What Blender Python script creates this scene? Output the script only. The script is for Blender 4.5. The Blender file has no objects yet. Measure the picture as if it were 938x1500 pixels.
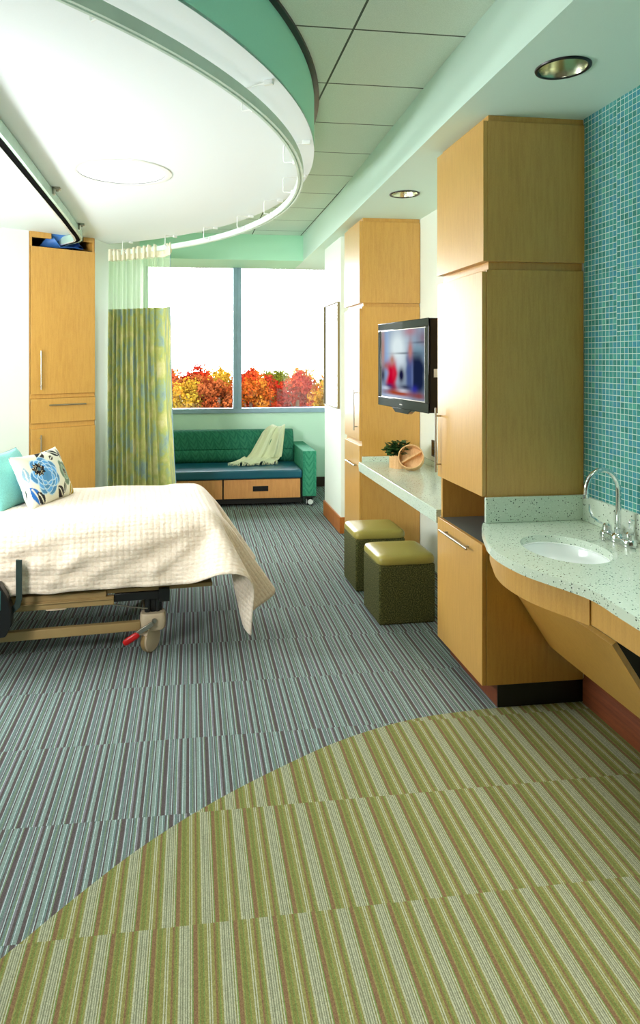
import bpy, bmesh, math, random
from mathutils import Vector, Matrix, noise
from mathutils.geometry import tessellate_polygon
R_ = math.radians
SC = bpy.context.scene
COL = SC.collection
rnd = random.Random(7)

def lin(r, g, b, a=1.0):
    f = lambda c: (c/255/12.92) if c/255 <= .04045 else ((c/255+.055)/1.055)**2.4
    return (f(r), f(g), f(b), a)

# ------------------------------------------------------------------ objects
def tag(o, label=None, cat=None, group=None, kind=None):
    if label: o['label'] = label
    if cat: o['category'] = cat
    if group: o['group'] = group
    if kind: o['kind'] = kind
    return o

def empty(name, loc, rotz=0, label=None, cat=None, group=None):
    o = bpy.data.objects.new(name, None); COL.objects.link(o)
    o.empty_display_size = .1
    o.location = loc; o.rotation_euler = (0, 0, rotz)
    return tag(o, label, cat, group)

class MB:
    def __init__(s): s.v = []; s.f = []; s.c = None
    def add(s, vs, fs):
        n = len(s.v); s.v += [tuple(v) for v in vs]; s.f += [tuple(i+n for i in f) for f in fs]; return s
    def box(s, x0, x1, y0, y1, z0, z1, M=None):
        vs = [Vector((x, y, z)) for z in (z0, z1) for y in (y0, y1) for x in (x0, x1)]
        if M is not None: vs = [M @ v for v in vs]
        return s.add(vs, [(0,2,3,1),(4,5,7,6),(0,1,5,4),(2,6,7,3),(0,4,6,2),(1,3,7,5)])
    def prism(s, poly, z0, z1, holes=()):
        loops = [list(poly)] + [list(h) for h in holes]
        pts = [p for l in loops for p in l]; n = len(pts)
        tris = tessellate_polygon([[Vector((p[0], p[1], 0)) for p in l] for l in loops])
        vs = [(p[0], p[1], z0) for p in pts] + [(p[0], p[1], z1) for p in pts]
        fs = []
        for t in tris:
            a, b, c = (Vector((pts[i][0], pts[i][1], 0)) for i in t)
            up = (b-a).cross(c-a).z > 0
            tt = tuple(t) if up else tuple(reversed(t))
            fs.append(tuple(i+n for i in tt)); fs.append(tuple(reversed(tt)))
        o = 0
        for k, l in enumerate(loops):
            m = len(l)
            ar = sum(l[i][0]*l[(i+1) % m][1]-l[(i+1) % m][0]*l[i][1] for i in range(m))
            ccw = (ar > 0) == (k == 0)
            for i in range(m):
                a, b = o+i, o+(i+1) % m
                fs.append((a, b, b+n, a+n) if ccw else (b, a, a+n, b+n))
            o += m
        return s.add(vs, fs)
    def sweep(s, pts, prof, closed=False, up=None, caps=True):
        """prof: list of (a,b) offsets in the frame (side, up)"""
        pts = [Vector(p) for p in pts]; n = len(pts); m = len(prof); vs = []
        prev = None
        for i, p in enumerate(pts):
            if closed: t = pts[(i+1) % n]-pts[i-1]
            else: t = pts[min(i+1, n-1)]-pts[max(i-1, 0)]
            t.normalize()
            if up is not None:
                sd = t.cross(Vector(up)).normalized(); u = sd.cross(t)
            else:
                if prev is None:
                    a = Vector((0, 0, 1)) if abs(t.z) < .9 else Vector((1, 0, 0))
                    sd = t.cross(a).normalized()
                else:
                    sd = (prev - t*prev.dot(t)).normalized()
                prev = sd; u = sd.cross(t)
            for a, b in prof: vs.append(p+sd*a+u*b)
        fs = []
        for i in range(n if closed else n-1):
            for j in range(m):
                a = i*m+j; b = i*m+(j+1) % m; c = ((i+1) % n)*m+(j+1) % m; d = ((i+1) % n)*m+j
                fs.append((a, b, c, d))
        if not closed and caps:
            fs.append(tuple(reversed(range(m)))); fs.append(tuple((n-1)*m+j for j in range(m)))
        return s.add(vs, fs)
    def tube(s, pts, r, n=10, closed=False):
        return s.sweep(pts, [(r*math.cos(2*math.pi*k/n), r*math.sin(2*math.pi*k/n)) for k in range(n)], closed)
    def lathe(s, prof, n=32, c=(0, 0, 0), M=None, sx=1, sy=1, close=True):
        vs = []; m = len(prof)
        for k in range(n):
            a = 2*math.pi*k/n
            for r, z in prof:
                v = Vector((c[0]+r*math.cos(a)*sx, c[1]+r*math.sin(a)*sy, c[2]+z)); vs.append(M @ v if M is not None else v)
        fs = []
        for k in range(n):
            for j in range(m-1):
                a = k*m+j; b = ((k+1) % n)*m+j
                fs.append((a, b, b+1, a+1))
        if close:
            for j, rev in ((0, True), (m-1, False)):
                if prof[j][0] > 1e-5:
                    l = [k*m+j for k in range(n)]; fs.append(tuple(reversed(l)) if rev else tuple(l))
        return s.add(vs, fs)
    def grid(s, fn, nu, nv, wrap=False):
        vs = [fn(i/(nu if wrap else nu-1), j/(nv-1)) for j in range(nv) for i in range(nu)]
        fs = []
        for j in range(nv-1):
            for i in range(nu if wrap else nu-1):
                a = j*nu+i; b = j*nu+(i+1) % nu
                fs.append((a, b, b+nu, a+nu))
        return s.add(vs, fs)
    def build(s, name, mat, parent=None, bevel=0, seg=2, solid=0, sub=0, smooth=True, angle=35, cols=None):
        me = bpy.data.meshes.new(name); me.from_pydata([tuple(v) for v in s.v], [], s.f)
        bm = bmesh.new(); bm.from_mesh(me)
        bmesh.ops.remove_doubles(bm, verts=bm.verts, dist=1e-6) if cols is None else None
        bmesh.ops.recalc_face_normals(bm, faces=bm.faces)
        bm.to_mesh(me); bm.free()
        if smooth:
            me.polygons.foreach_set('use_smooth', [True]*len(me.polygons))
            me.set_sharp_from_angle(angle=R_(angle))
        if cols is not None:
            at = me.color_attributes.new('Col', 'FLOAT_COLOR', 'POINT')
            at.data.foreach_set('color', [x for c in cols for x in c])
        me.materials.append(mat)
        o = bpy.data.objects.new(name, me); COL.objects.link(o)
        if parent is not None: o.parent = parent
        if solid:
            m = o.modifiers.new('solid', 'SOLIDIFY'); m.thickness = solid; m.offset = 0
        if bevel:
            m = o.modifiers.new('bevel', 'BEVEL'); m.width = bevel; m.segments = seg; m.limit_method = 'ANGLE'; m.angle_limit = R_(40)
        if sub:
            m = o.modifiers.new('sub', 'SUBSURF'); m.levels = sub; m.render_levels = sub
        return o

def bx(*a): return MB().box(*a)
def structure(name, mb, mat, **k): return tag(mb.build(name, mat, **k), kind='structure')

# ------------------------------------------------------------------ materials
class NT:
    def __init__(s, name):
        s.m = bpy.data.materials.new(name); s.m.use_nodes = True
        s.t = s.m.node_tree; s.t.nodes.clear()
        s.out = s.t.nodes.new('ShaderNodeOutputMaterial')
    def n(s, typ, **kw):
        nd = s.t.nodes.new('ShaderNode'+typ)
        for k, v in kw.items(): setattr(nd, k, v)
        return nd
    def link(s, a, b): s.t.links.new(a, b)
    def put(s, sock, val):
        if isinstance(val, bpy.types.NodeSocket): s.link(val, sock)
        else: sock.default_value = val
    def math(s, op, a, b=None, c=None):
        nd = s.n('Math', operation=op); s.put(nd.inputs[0], a)
        if b is not None: s.put(nd.inputs[1], b)
        if c is not None: s.put(nd.inputs[2], c)
        return nd.outputs[0]
    def pos(s): return s.n('NewGeometry').outputs['Position']
    def obj(s): return s.n('TexCoord').outputs['Object']
    def xyz(s, v):
        nd = s.n('SeparateXYZ'); s.link(v, nd.inputs[0]); return nd.outputs
    def comb(s, x, y, z):
        nd = s.n('CombineXYZ')
        for i, a in enumerate((x, y, z)): s.put(nd.inputs[i], a)
        return nd.outputs[0]
    def scale(s, v, x, y, z):
        nd = s.n('Mapping'); s.link(v, nd.inputs['Vector']); nd.inputs['Scale'].default_value = (x, y, z); return nd.outputs[0]
    def noise(s, v, scale=5, detail=3, rough=.5):
        nd = s.n('TexNoise'); s.link(v, nd.inputs['Vector']); nd.inputs['Scale'].default_value = scale
        nd.inputs['Detail'].default_value = detail; nd.inputs['Roughness'].default_value = rough; return nd.outputs['Fac']
    def white(s, v=None, w=None):
        nd = s.n('TexWhiteNoise')
        if w is not None: nd.noise_dimensions = '1D'; s.put(nd.inputs['W'], w)
        else: nd.noise_dimensions = '3D'; s.put(nd.inputs['Vector'], v)
        return nd.outputs
    def ramp(s, f, stops, interp='LINEAR'):
        nd = s.n('ValToRGB'); e = nd.color_ramp; e.interpolation = interp
        e.elements[0].position = stops[0][0]; e.elements[0].color = stops[0][1]
        e.elements[1].position = stops[-1][0]; e.elements[1].color = stops[-1][1]
        for p, c in stops[1:-1]:
            x = e.elements.new(p); x.color = c
        s.put(nd.inputs[0], f); return nd.outputs[0]
    def mix(s, f, a, b, blend='MIX'):
        nd = s.n('Mix', data_type='RGBA', blend_type=blend)
        s.put(nd.inputs[0], f); s.put(nd.inputs[6], a); s.put(nd.inputs[7], b); return nd.outputs[2]
    def bump(s, h, strength=.2, dist=.01):
        nd = s.n('Bump'); s.put(nd.inputs['Height'], h); nd.inputs['Strength'].default_value = strength
        nd.inputs['Distance'].default_value = dist; return nd.outputs[0]
    def bsdf(s, color, rough=.5, metal=0, spec=.5, normal=None, coat=0, sheen=0, emit=None, es=0):
        b = s.n('BsdfPrincipled'); s.put(b.inputs['Base Color'], color); s.put(b.inputs['Roughness'], rough)
        s.put(b.inputs['Metallic'], metal); b.inputs['Specular IOR Level'].default_value = spec
        if normal is not None: s.link(normal, b.inputs['Normal'])
        b.inputs['Coat Weight'].default_value = coat; b.inputs['Coat Roughness'].default_value = .12
        b.inputs['Sheen Weight'].default_value = sheen
        if emit is not None: s.put(b.inputs['Emission Color'], emit); b.inputs['Emission Strength'].default_value = es
        s.link(b.outputs[0], s.out.inputs[0]); return b

def plain(name, c, rough=.5, metal=0, spec=.5, bump=0, bscale=200, var=.06, coat=0, sheen=0):
    n = NT(name); v = n.obj()
    f = n.noise(v, bscale if bump else 9, 3)
    dark = tuple(x*(1-var) for x in c[:3])+(1,); lt = tuple(min(1, x*(1+var)) for x in c[:3])+(1,)
    col = n.ramp(f, [(.3, dark), (.7, lt)])
    n.bsdf(col, rough, metal, spec, n.bump(f, bump, .004) if bump else None, coat, sheen)
    return n.m

def wood(name, c, c2, rough=.33, spec=.5, coat=.9):
    n = NT(name); v = n.obj()
    a = n.noise(n.scale(v, 26, 26, 2.2), 3.0, 4, .6)
    b = n.noise(n.scale(v, 110, 110, 30), 3.5, 2, .7)
    w = n.noise(v, 2.3, 2)
    f = n.math('ADD', n.math('MULTIPLY', a, .5), n.math('ADD', n.math('MULTIPLY', b, .35), n.math('MULTIPLY', w, .25)))
    col = n.ramp(f, [(.40, c2), (.62, c)])
    b = n.bsdf(col, .5, 0, spec, None, coat); b.inputs['Coat Roughness'].default_value = .3; return n.m

M = {}
M['wood'] = wood('maple_veneer', lin(208,158,74), lin(193,140,56))
M['wood_sofa'] = wood('sofa_veneer', lin(224,160,92), lin(204,136,70))
M['wood_base'] = wood('base_board_wood', lin(188,112,44), lin(150,82,28), .4, .4, .1)
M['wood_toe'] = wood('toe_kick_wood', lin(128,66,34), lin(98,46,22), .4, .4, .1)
M['wood_pale'] = wood('turned_wood', lin(228,186,132), lin(204,152,94), .45, .4, .1)
M['wall'] = plain('wall_paint', lin(232,240,228), .6, 0, .3, .04, 300, .015)
M['mint'] = plain('mint_paint', lin(184,236,206), .6, 0, .3, .04, 300, .02)
M['teal_paint'] = plain('sea_green_paint', lin(172,238,218), .6, 0, .3, .05, 400, .03)
M['soffit'] = plain('soffit_paint', lin(214,238,226), .6, 0, .3, .04, 300, .015)
M['ceil_white'] = plain('ceiling_paint', lin(240,247,250), .55, 0, .3, .03, 300, .01)
M['white_metal'] = plain('white_enamel', lin(236,240,236), .3, 0, .5)
M['track_metal'] = plain('pale_green_enamel', lin(206,226,214), .35, .0, .5)
M['steel'] = plain('brushed_steel', lin(176,172,160), .3, 1)
M['chrome'] = plain('chrome', lin(225,228,230), .06, 1, .5, 0, 9, .01)
M['alu'] = plain('window_aluminium', lin(150,178,196), .4, .3)
M['black'] = plain('black_plastic', lin(16,17,19), .35)
M['blackgloss'] = plain('gloss_black_plastic', lin(8,10,14), .06)
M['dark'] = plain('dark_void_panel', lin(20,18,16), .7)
M['grey_top'] = plain('grey_laminate', lin(92,104,104), .3)
M['beige'] = plain('beige_plastic', lin(206,186,156), .45)
M['tan_metal'] = plain('tan_enamel', lin(168,140,92), .4, .1)
M['red'] = plain('red_plastic', lin(200,22,24), .3)
M['porcelain'] = plain('white_porcelain', lin(236,242,240), .12, 0, .5, 0, 9, .01, .4)
M['rubber'] = plain('dark_rubber', lin(40,38,36), .7)
M['pot_dark'] = plain('dark_base_board', lin(60,40,28), .5)
M['reflector'] = plain('lamp_reflector', lin(226,228,200), .22, 1)
def boucle():
    n = NT('olive_boucle'); v = n.obj(); f = n.noise(v, 150, 4, .8)
    col = n.ramp(f, [(.38, lin(40,44,22)), (.5, lin(78,80,42)), (.62, lin(132,128,74))])
    n.bsdf(col, .85, 0, .2, n.bump(f, .8, .006)); return n.m
M['ottoman'] = boucle()
M['ott_top'] = plain('olive_vinyl', lin(164,152,76), .32, 0, .5, .1, 260, .05)
M['seat_teal'] = plain('teal_vinyl', lin(18,90,110), .34, 0, .5, .1, 300, .08)
M['teal_cushion'] = plain('teal_linen', lin(124,196,190), .8, 0, .2, .5, 220, .14, 0, .2)
M['throw'] = plain('pale_green_wool', lin(222,226,192), .85, 0, .2, .5, 300, .08, 0, .3)
M['heading'] = plain('cream_heading', lin(238,232,206), .8, 0, .2)
M['blue_reflect'] = plain('painted_blue_reflection', lin(70,130,210), .5)
M['navy'] = plain('navy_lining', lin(16,22,44), .7)
M['bark'] = plain('bark', lin(70,56,44), .9, 0, .2, .6, 20, .3)
M['earth'] = plain('autumn_ground', lin(96,84,50), .9, 0, .2, 0, 9, .3)
M['leaf'] = plain('plant_leaf', lin(34,74,30), .45, 0, .5, 0, 9, .3)
M['soil'] = plain('soil', lin(40,30,22), .9)

# carpet --------------------------------------------------------------
def carpet(name, stops, period, tuft=.30, rough=.95):
    n = NT(name); x, y, z = n.xyz(n.pos())
    row = n.math('FLOOR', n.math('DIVIDE', n.math('SUBTRACT', y, 1.921-.474*20), .474))
    rj = n.white(w=n.math('ADD', row, .37))[0]
    u = n.math('FRACT', n.math('ADD', n.math('DIVIDE', n.math('ADD', x, 20), period), n.math('MULTIPLY', rj, 3.0)))
    col = n.ramp(u, stops, 'CONSTANT')
    t = n.noise(n.comb(n.math('MULTIPLY', x, 420), n.math('MULTIPLY', y, 260), z), 1.0, 2, .7)
    w = n.white(n.comb(n.math('FLOOR', n.math('MULTIPLY', x, 420)), n.math('FLOOR', n.math('MULTIPLY', y, 330)), 0))[0]
    f = n.math('ADD', n.math('MULTIPLY', t, .6), n.math('MULTIPLY', w, .4))
    shade = n.ramp(f, [(.2, (1-tuft, 1-tuft, 1-tuft, 1)), (.8, (1+tuft, 1+tuft, 1+tuft, 1))])
    col2 = n.mix(1.0, col, shade, 'MULTIPLY')
    n.bsdf(col2, rough, 0, .1, n.bump(f, .25, .003)); return n.m

def stripe_stops(seq):
    tot = sum(w for w, c in seq); p = 0; out = []
    for w, c in seq:
        out.append((p/tot, lin(*c))); p += w
    return out
OL, OL2, BR, WH, GY, GN = (134,132,78), (118,118,66), (126,100,72), (170,172,144), (124,128,102), (112,132,72)
green_seq = [(9,BR),(3,OL),(2,GN),(7,OL2),(2,GN),(8,OL),(3,WH),(2,OL2),(3,WH),(7,OL),(4,BR),(4,OL2),(2,GN),(5,OL),(4,WH),(2,GY),(2,WH),(3,GY),(3,WH),(2,GY),(2,WH),(3,GY),(3,WH),(2,OL2),(3,WH),(3,GN)]
DK, TE, TL, MG, PU, GB, WB = (88,80,80), (106,126,121), (126,144,137), (102,108,108), (122,120,126), (112,130,106), (178,194,196)
blue_seq = [(5,DK),(1.2,WB),(4,TE),(1.5,GB),(3,MG),(1.2,WB),(2,DK),(5,TL),(1,WB),(3,TE),(1.5,DK),(2,MG),(1,WB),(2,GB),(6,DK),(1.2,PU),(1.2,WB),(4,TE),(1.5,PU),(2,MG),(1.3,WB),(1.5,DK),(3,TE),(2,GB),(1,WB),(3,PU),(4,DK),(1.5,TE),(1.2,WB),(5,TL)]
M['carpet_green'] = carpet('green_striped_carpet', stripe_stops(green_seq), .1145)
M['carpet_blue'] = carpet('grey_striped_carpet', stripe_stops(blue_seq), .165)

# mosaic ---------------------------------------------------------------
def mosaic():
    n = NT('teal_glass_mosaic'); x, y, z = n.xyz(n.pos()); P = .0262
    a = n.math('DIVIDE', n.math('ADD', y, 10), P); b = n.math('DIVIDE', z, P)
    sh = n.math('MULTIPLY', n.math('GREATER_THAN', n.white(n.comb(n.math('FLOOR', n.math('DIVIDE', a, 11)), n.math('FLOOR', n.math('DIVIDE', b, 11)), 2))[0], .72), .3)
    b = n.math('ADD', b, sh)
    ia, ib = n.math('FLOOR', a), n.math('FLOOR', b)
    wn = n.white(n.comb(ia, ib, 1)); w = wn[0]
    col = n.ramp(w, [(0, lin(44,122,112)), (.3, lin(58,146,138)), (.55, lin(66,150,158)), (.8, lin(60,140,166)), (1, lin(84,172,150))])
    st = n.noise(n.scale(n.pos(), 1, 160, 40), 1.0, 2)
    col = n.mix(.25, col, n.ramp(st, [(.3, lin(30,100,96)), (.7, lin(130,196,186))]))
    fa, fb = n.math('FRACT', a), n.math('FRACT', b)
    g = lambda f: n.math('LESS_THAN', n.math('MINIMUM', f, n.math('SUBTRACT', 1.0, f)), .055)
    gr = n.math('MAXIMUM', g(fa), g(fb))
    col = n.mix(gr, col, lin(188,216,206))
    n.bsdf(col, n.math('ADD', n.math('MULTIPLY', gr, .5), .16), 0, .5, n.bump(n.math('SUBTRACT', 1.0, gr), .3, .002)); return n.m
M['mosaic'] = mosaic()

def ceiling_tiles():
    n = NT('acoustic_ceiling_tile'); x, y, z = n.xyz(n.pos()); P = .567
    a = n.math('FRACT', n.math('DIVIDE', n.math('ADD', x, 20*P-.70), P)); b = n.math('FRACT', n.math('DIVIDE', n.math('ADD', y, 20*P-2.81), P))
    g = lambda f: n.math('LESS_THAN', n.math('MINIMUM', f, n.math('SUBTRACT', 1.0, f)), .009)
    gr = n.math('MAXIMUM', g(a), g(b))
    sp = n.noise(n.pos(), 220, 3, .7)
    col = n.mix(gr, n.ramp(sp, [(.35, lin(212,228,214)), (.65, lin(228,242,230))]), lin(84,96,84))
    n.bsdf(col, .8, 0, .2, n.bump(n.math('SUBTRACT', sp, n.math('MULTIPLY', gr, 2.0)), .3, .004)); return n.m
M['ceil_tile'] = ceiling_tiles()

def speckled(name, base, amount=.34):
    n = NT(name); v = n.pos(); col = base
    for sc, th, lo, c in ((85, .24, amount, lin(52,74,62)), (130, .22, amount, lin(120,140,118)), (70, .20, amount*.6, lin(20,30,28)), (150, .25, amount, lin(238,244,236))):
        vo = n.n('TexVoronoi'); n.link(v, vo.inputs['Vector']); vo.inputs['Scale'].default_value = sc
        r = n.xyz(vo.outputs['Color'])[0]
        k = n.math('MULTIPLY', n.math('LESS_THAN', vo.outputs['Distance'], th), n.math('LESS_THAN', r, lo))
        col = n.mix(k, col, c)
    n.bsdf(col, .22, 0, .5, None, .2); return n.m
M['solid'] = speckled('speckled_solid_surface', lin(206,220,202))

def curtain_mat():
    n = NT('curtain_fabric'); v = n.obj()
    at = n.n('Attribute'); at.attribute_name = 'Col'
    w, hh, _ = n.xyz(at.outputs['Vector'])
    p = n.comb(n.math('MULTIPLY', w, 9.0), n.math('MULTIPLY', hh, 2.6), 0)
    f = n.noise(p, 1.6, 5, .62)
    col = n.ramp(f, [(.30, lin(104,130,158)), (.42, lin(146,172,152)), (.50, lin(174,180,80)), (.58, lin(204,198,122)), (.70, lin(226,216,166)), (.8, lin(150,174,178))])
    fine = n.noise(n.comb(n.math('MULTIPLY', w, 500), n.math('MULTIPLY', hh, 300), 0), 1, 2)
    col = n.mix(.25, col, n.ramp(fine, [(.3, lin(110,140,150)), (.7, lin(220,220,150))]))
    b = n.n('BsdfPrincipled'); n.link(col, b.inputs['Base Color']); b.inputs['Roughness'].default_value = .75
    t = n.n('BsdfTranslucent'); n.link(col, t.inputs['Color'])
    mx = n.n('MixShader'); mx.inputs[0].default_value = .22
    n.link(b.outputs[0], mx.inputs[1]); n.link(t.outputs[0], mx.inputs[2]); n.link(mx.outputs[0], n.out.inputs[0]); return n.m
M['curtain'] = curtain_mat()

def net_mat():
    n = NT('curtain_mesh_net')
    b = n.n('BsdfPrincipled'); b.inputs['Base Color'].default_value = lin(206,232,196); b.inputs['Roughness'].default_value = .8
    t = n.n('BsdfTransparent'); mx = n.n('MixShader')
    at = n.n('Attribute'); at.attribute_name = 'Col'
    w, hh, _ = n.xyz(at.outputs['Vector'])
    g = lambda f, k: n.math('LESS_THAN', n.math('FRACT', n.math('MULTIPLY', f, k)), .30)
    thr = n.math('MAXIMUM', g(w, 300), g(hh, 190))
    n.link(n.math('MULTIPLY', thr, .75), mx.inputs[0])
    n.link(t.outputs[0], mx.inputs[1]); n.link(b.outputs[0], mx.inputs[2]); n.link(mx.outputs[0], n.out.inputs[0]); return n.m
M['net'] = net_mat()

def glass(name, tint=(1, 1, 1, 1), ior=1.45):
    n = NT(name); fr = n.n('Fresnel'); fr.inputs[0].default_value = ior
    t = n.n('BsdfTransparent'); t.inputs[0].default_value = tint
    g = n.n('BsdfGlossy'); g.inputs['Roughness'].default_value = .01; mx = n.n('MixShader')
    n.link(fr.outputs[0], mx.inputs[0]); n.link(t.outputs[0], mx.inputs[1]); n.link(g.outputs[0], mx.inputs[2]); n.link(mx.outputs[0], n.out.inputs[0]); return n.m
M['glass'] = glass('window_glass')
M['pic_glass'] = glass('picture_glass', (.96, .98, .96, 1), 1.6)

def spread_mat():
    n = NT('cream_seersucker'); at = n.n('Attribute'); at.attribute_name = 'Col'
    u, v, _ = n.xyz(at.outputs['Vector'])
    s = lambda a, k: n.math('SINE', n.math('MULTIPLY', a, k))
    h = n.math('ADD', n.math('ABSOLUTE', s(u, 100)), n.math('ABSOLUTE', s(v, 130)))
    nz = n.noise(n.comb(n.math('MULTIPLY', u, 60), n.math('MULTIPLY', v, 90), 0), 1, 3)
    hh = n.math('ADD', n.math('MULTIPLY', h, .5), nz)
    col = n.ramp(nz, [(.3, lin(230,210,186)), (.7, lin(244,230,212))])
    n.bsdf(col, .85, 0, .2, n.bump(hh, .55, .006), 0, .2); return n.m
M['spread'] = spread_mat()

def attr_mat(name, rough=.8, emit=0, bump=0):
    n = NT(name); at = n.n('Attribute'); at.attribute_name = 'Col'
    if emit: n.bsdf((0.002, .002, .003, 1), .3, 0, .08, None, 0, 0, at.outputs['Color'], emit)
    else:
        nz = n.noise(n.obj(), 320, 2); n.bsdf(at.outputs['Color'], rough, 0, .25, n.bump(nz, .3, .003))
    return n.m
M['floral'] = attr_mat('floral_print_cotton')
def screen_mat():
    n = NT('television_picture'); at = n.n('Attribute'); at.attribute_name = 'Col'
    e = n.n('Emission'); n.link(at.outputs['Color'], e.inputs[0]); e.inputs[1].default_value = .85; n.link(e.outputs[0], n.out.inputs[0]); return n.m
M['tv_image'] = screen_mat()
M['print'] = attr_mat('print_with_reflection', .6)

def leaf_mat():
    n = NT('autumn_leaves'); at = n.n('Attribute'); at.attribute_name = 'Col'
    b = n.n('BsdfDiffuse'); n.link(at.outputs['Color'], b.inputs[0])
    t = n.n('BsdfTranslucent'); n.link(at.outputs['Color'], t.inputs[0])
    mx = n.n('MixShader'); mx.inputs[0].default_value = .3
    n.link(b.outputs[0], mx.inputs[1]); n.link(t.outputs[0], mx.inputs[2]); n.link(mx.outputs[0], n.out.inputs[0]); return n.m
M['leaves'] = leaf_mat()

def leafy_fabric(name, a, b, sc=1.0):
    n = NT(name); x, y, z = n.xyz(n.obj())
    # rows of pointed leaves: chevron distance to a zigzag axis
    X = n.math('ADD', x, y)
    cx = n.math('MULTIPLY', n.math('ABSOLUTE', n.math('SUBTRACT', n.math('FRACT', n.math('DIVIDE', n.math('ADD', X, 10), .11*sc)), .5)), 2)
    cz = n.math('FRACT', n.math('ADD', n.math('DIVIDE', n.math('ADD', z, 10), .075*sc), n.math('MULTIPLY', cx, -1.1)))
    m = n.math('MULTIPLY', n.math('GREATER_THAN', cz, .38), n.math('LESS_THAN', n.math('MULTIPLY', cx, 1.0), n.math('ADD', .45, n.math('MULTIPLY', cz, .5))))
    nz = n.noise(n.obj(), 90, 3)
    col = n.mix(n.math('MULTIPLY', m, .5), a, b)
    col = n.mix(.3, col, n.ramp(nz, [(.3, a), (.7, b)]))
    n.bsdf(col, .75, 0, .25, n.bump(nz, .2, .003)); return n.m
M['sofa_fabric'] = leafy_fabric('teal_leaf_fabric', lin(34,120,92), lin(84,168,130))
M['sofa_back'] = leafy_fabric('dark_teal_leaf_fabric', lin(22,96,76), lin(58,136,104), .9)

def emitter(name, c, s):
    n = NT(name); e = n.n('Emission'); e.inputs[0].default_value = c; e.inputs[1].default_value = s; n.link(e.outputs[0], n.out.inputs[0]); return n.m
M['diffuser'] = emitter('lit_diffuser', (1, 1, 1, 1), 1.3)
M['bulb'] = emitter('lit_bulb', (1, .96, .82, 1), 3.0)

# ------------------------------------------------------------------ constants
XC, XW = 1.345, 1.855
HC, HS, HCAM = 3.06, 2.765, 1.63
psi = math.atan(128/970)

# ------------------------------------------------------------------ shell
ARC = [(-2.6,.2),(-1.6,.86),(-.95,1.45),(-.70,1.69),(-.514,1.88),(-.366,2.045),(-.18,2.235),(.049,2.421),(.321,2.597),(.637,2.768),(.981,2.885),(1.318,2.925),(1.60,2.93),(1.855,2.93)]
def smooth_path(P, k=6):
    out = []
    for i in range(len(P)-1):
        p0, p1, p2, p3 = (Vector(P[max(0, i-1)]), Vector(P[i]), Vector(P[i+1]), Vector(P[min(len(P)-1, i+2)]))
        for j in range(k):
            t = j/k
            out.append(.5*((2*p1)+(p2-p0)*t+(2*p0-5*p1+4*p2-p3)*t*t+(3*p1-p0-3*p2+p3)*t**3))
    out.append(Vector(P[-1])); return out
arc = [(p.x, p.y) for p in smooth_path(ARC)]
structure('floor', MB().prism(arc+[(2.0, 8.5), (-2.75, 8.5)], -.1, 0), M['carpet_blue'], smooth=False)
structure('floor_green', MB().prism([(-2.75, -1.35), (2.0, -1.35)]+[(2.0, 2.93)]+arc[::-1]+[(-2.75, .12)], -.1, 0), M['carpet_green'], smooth=False)
structure('ceiling', bx(-2.75, 2.0, -1.35, 8.5, HC, HC+.1), M['ceil_tile'], smooth=False)
structure('wall_right', bx(XW, XW+.12, -1.35, 8.5, 0, HC), M['wall'], smooth=False)
structure('wall_tile', bx(XW-.006, XW, -.6, 2.925, .86, HS), M['mosaic'], smooth=False)
structure('wall_left', bx(-2.75, -2.6, -1.35, 5.5, 0, HC), M['wall'], smooth=False)
structure('wall_rear', bx(-2.75, 2.0, -1.35, -1.23, 0, HC), plain('brown_rear_wall', lin(96,80,60), .6), smooth=False)
# canted wall with a gap for the built-in closet
P0 = Vector((-1.426, 6.127)); DT = Vector((.857, .516)).normalized(); NN = Vector((DT.y, -DT.x))   # NN points into the room
ca = math.atan2(DT.y, DT.x)
def canted(s0, s1, z0, z1, d=.62):
    a, b = P0+DT*s0, P0+DT*s1
    return MB().prism([tuple(a), tuple(b), tuple(b-NN*d), tuple(a-NN*d)], z0, z1)
structure('wall_canted_left', canted(-1.46, -.004, 0, HS), M['wall'], smooth=False)
e0 = P0+DT*1.078
structure('wall_canted_right', MB().prism([tuple(P0+DT*.612), (-.575, 7.605), (-.575, 8.309), (-1.45, 8.309), tuple(P0+DT*.612-NN*.62)], 0, HC), M['wall'], smooth=False)
M['mint_lit'] = plain('lit_mint_paint', lin(216,250,230), .6, 0, .3, .04, 300, .02)  # same mint made paler: light on the window wall put into the colour
structure('wall_window', MB().box(-1.5, 1.86, 8.31, 8.5, 0, .945).box(-1.5, -.575, 8.31, 8.5, .945, HC).box(1.84, 1.86, 8.31, 8.5, .945, HC).box(-.575, 1.84, 8.31, 8.5, 2.82, HC), M['mint_lit'], smooth=False)
structure('trim_1', bx(-.57, 1.852, 8.29, 8.31, 0, .12), M['pot_dark'], smooth=False)
structure('wall_stub', bx(1.385, XW, 6.04, 6.79, 0, HS), M['wall'], smooth=False)
structure('baseboard_stub', MB().prism([(1.372, 6.03), (XW, 6.03), (XW, 6.04), (1.385, 6.04), (1.385, 6.80), (1.372, 6.80)], 0, .15), M['wood_base'], smooth=False)
structure('wall_recess_filler', bx(1.5, XW, 5.725, 6.04, 0, HS), M['wall'], smooth=False)
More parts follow.
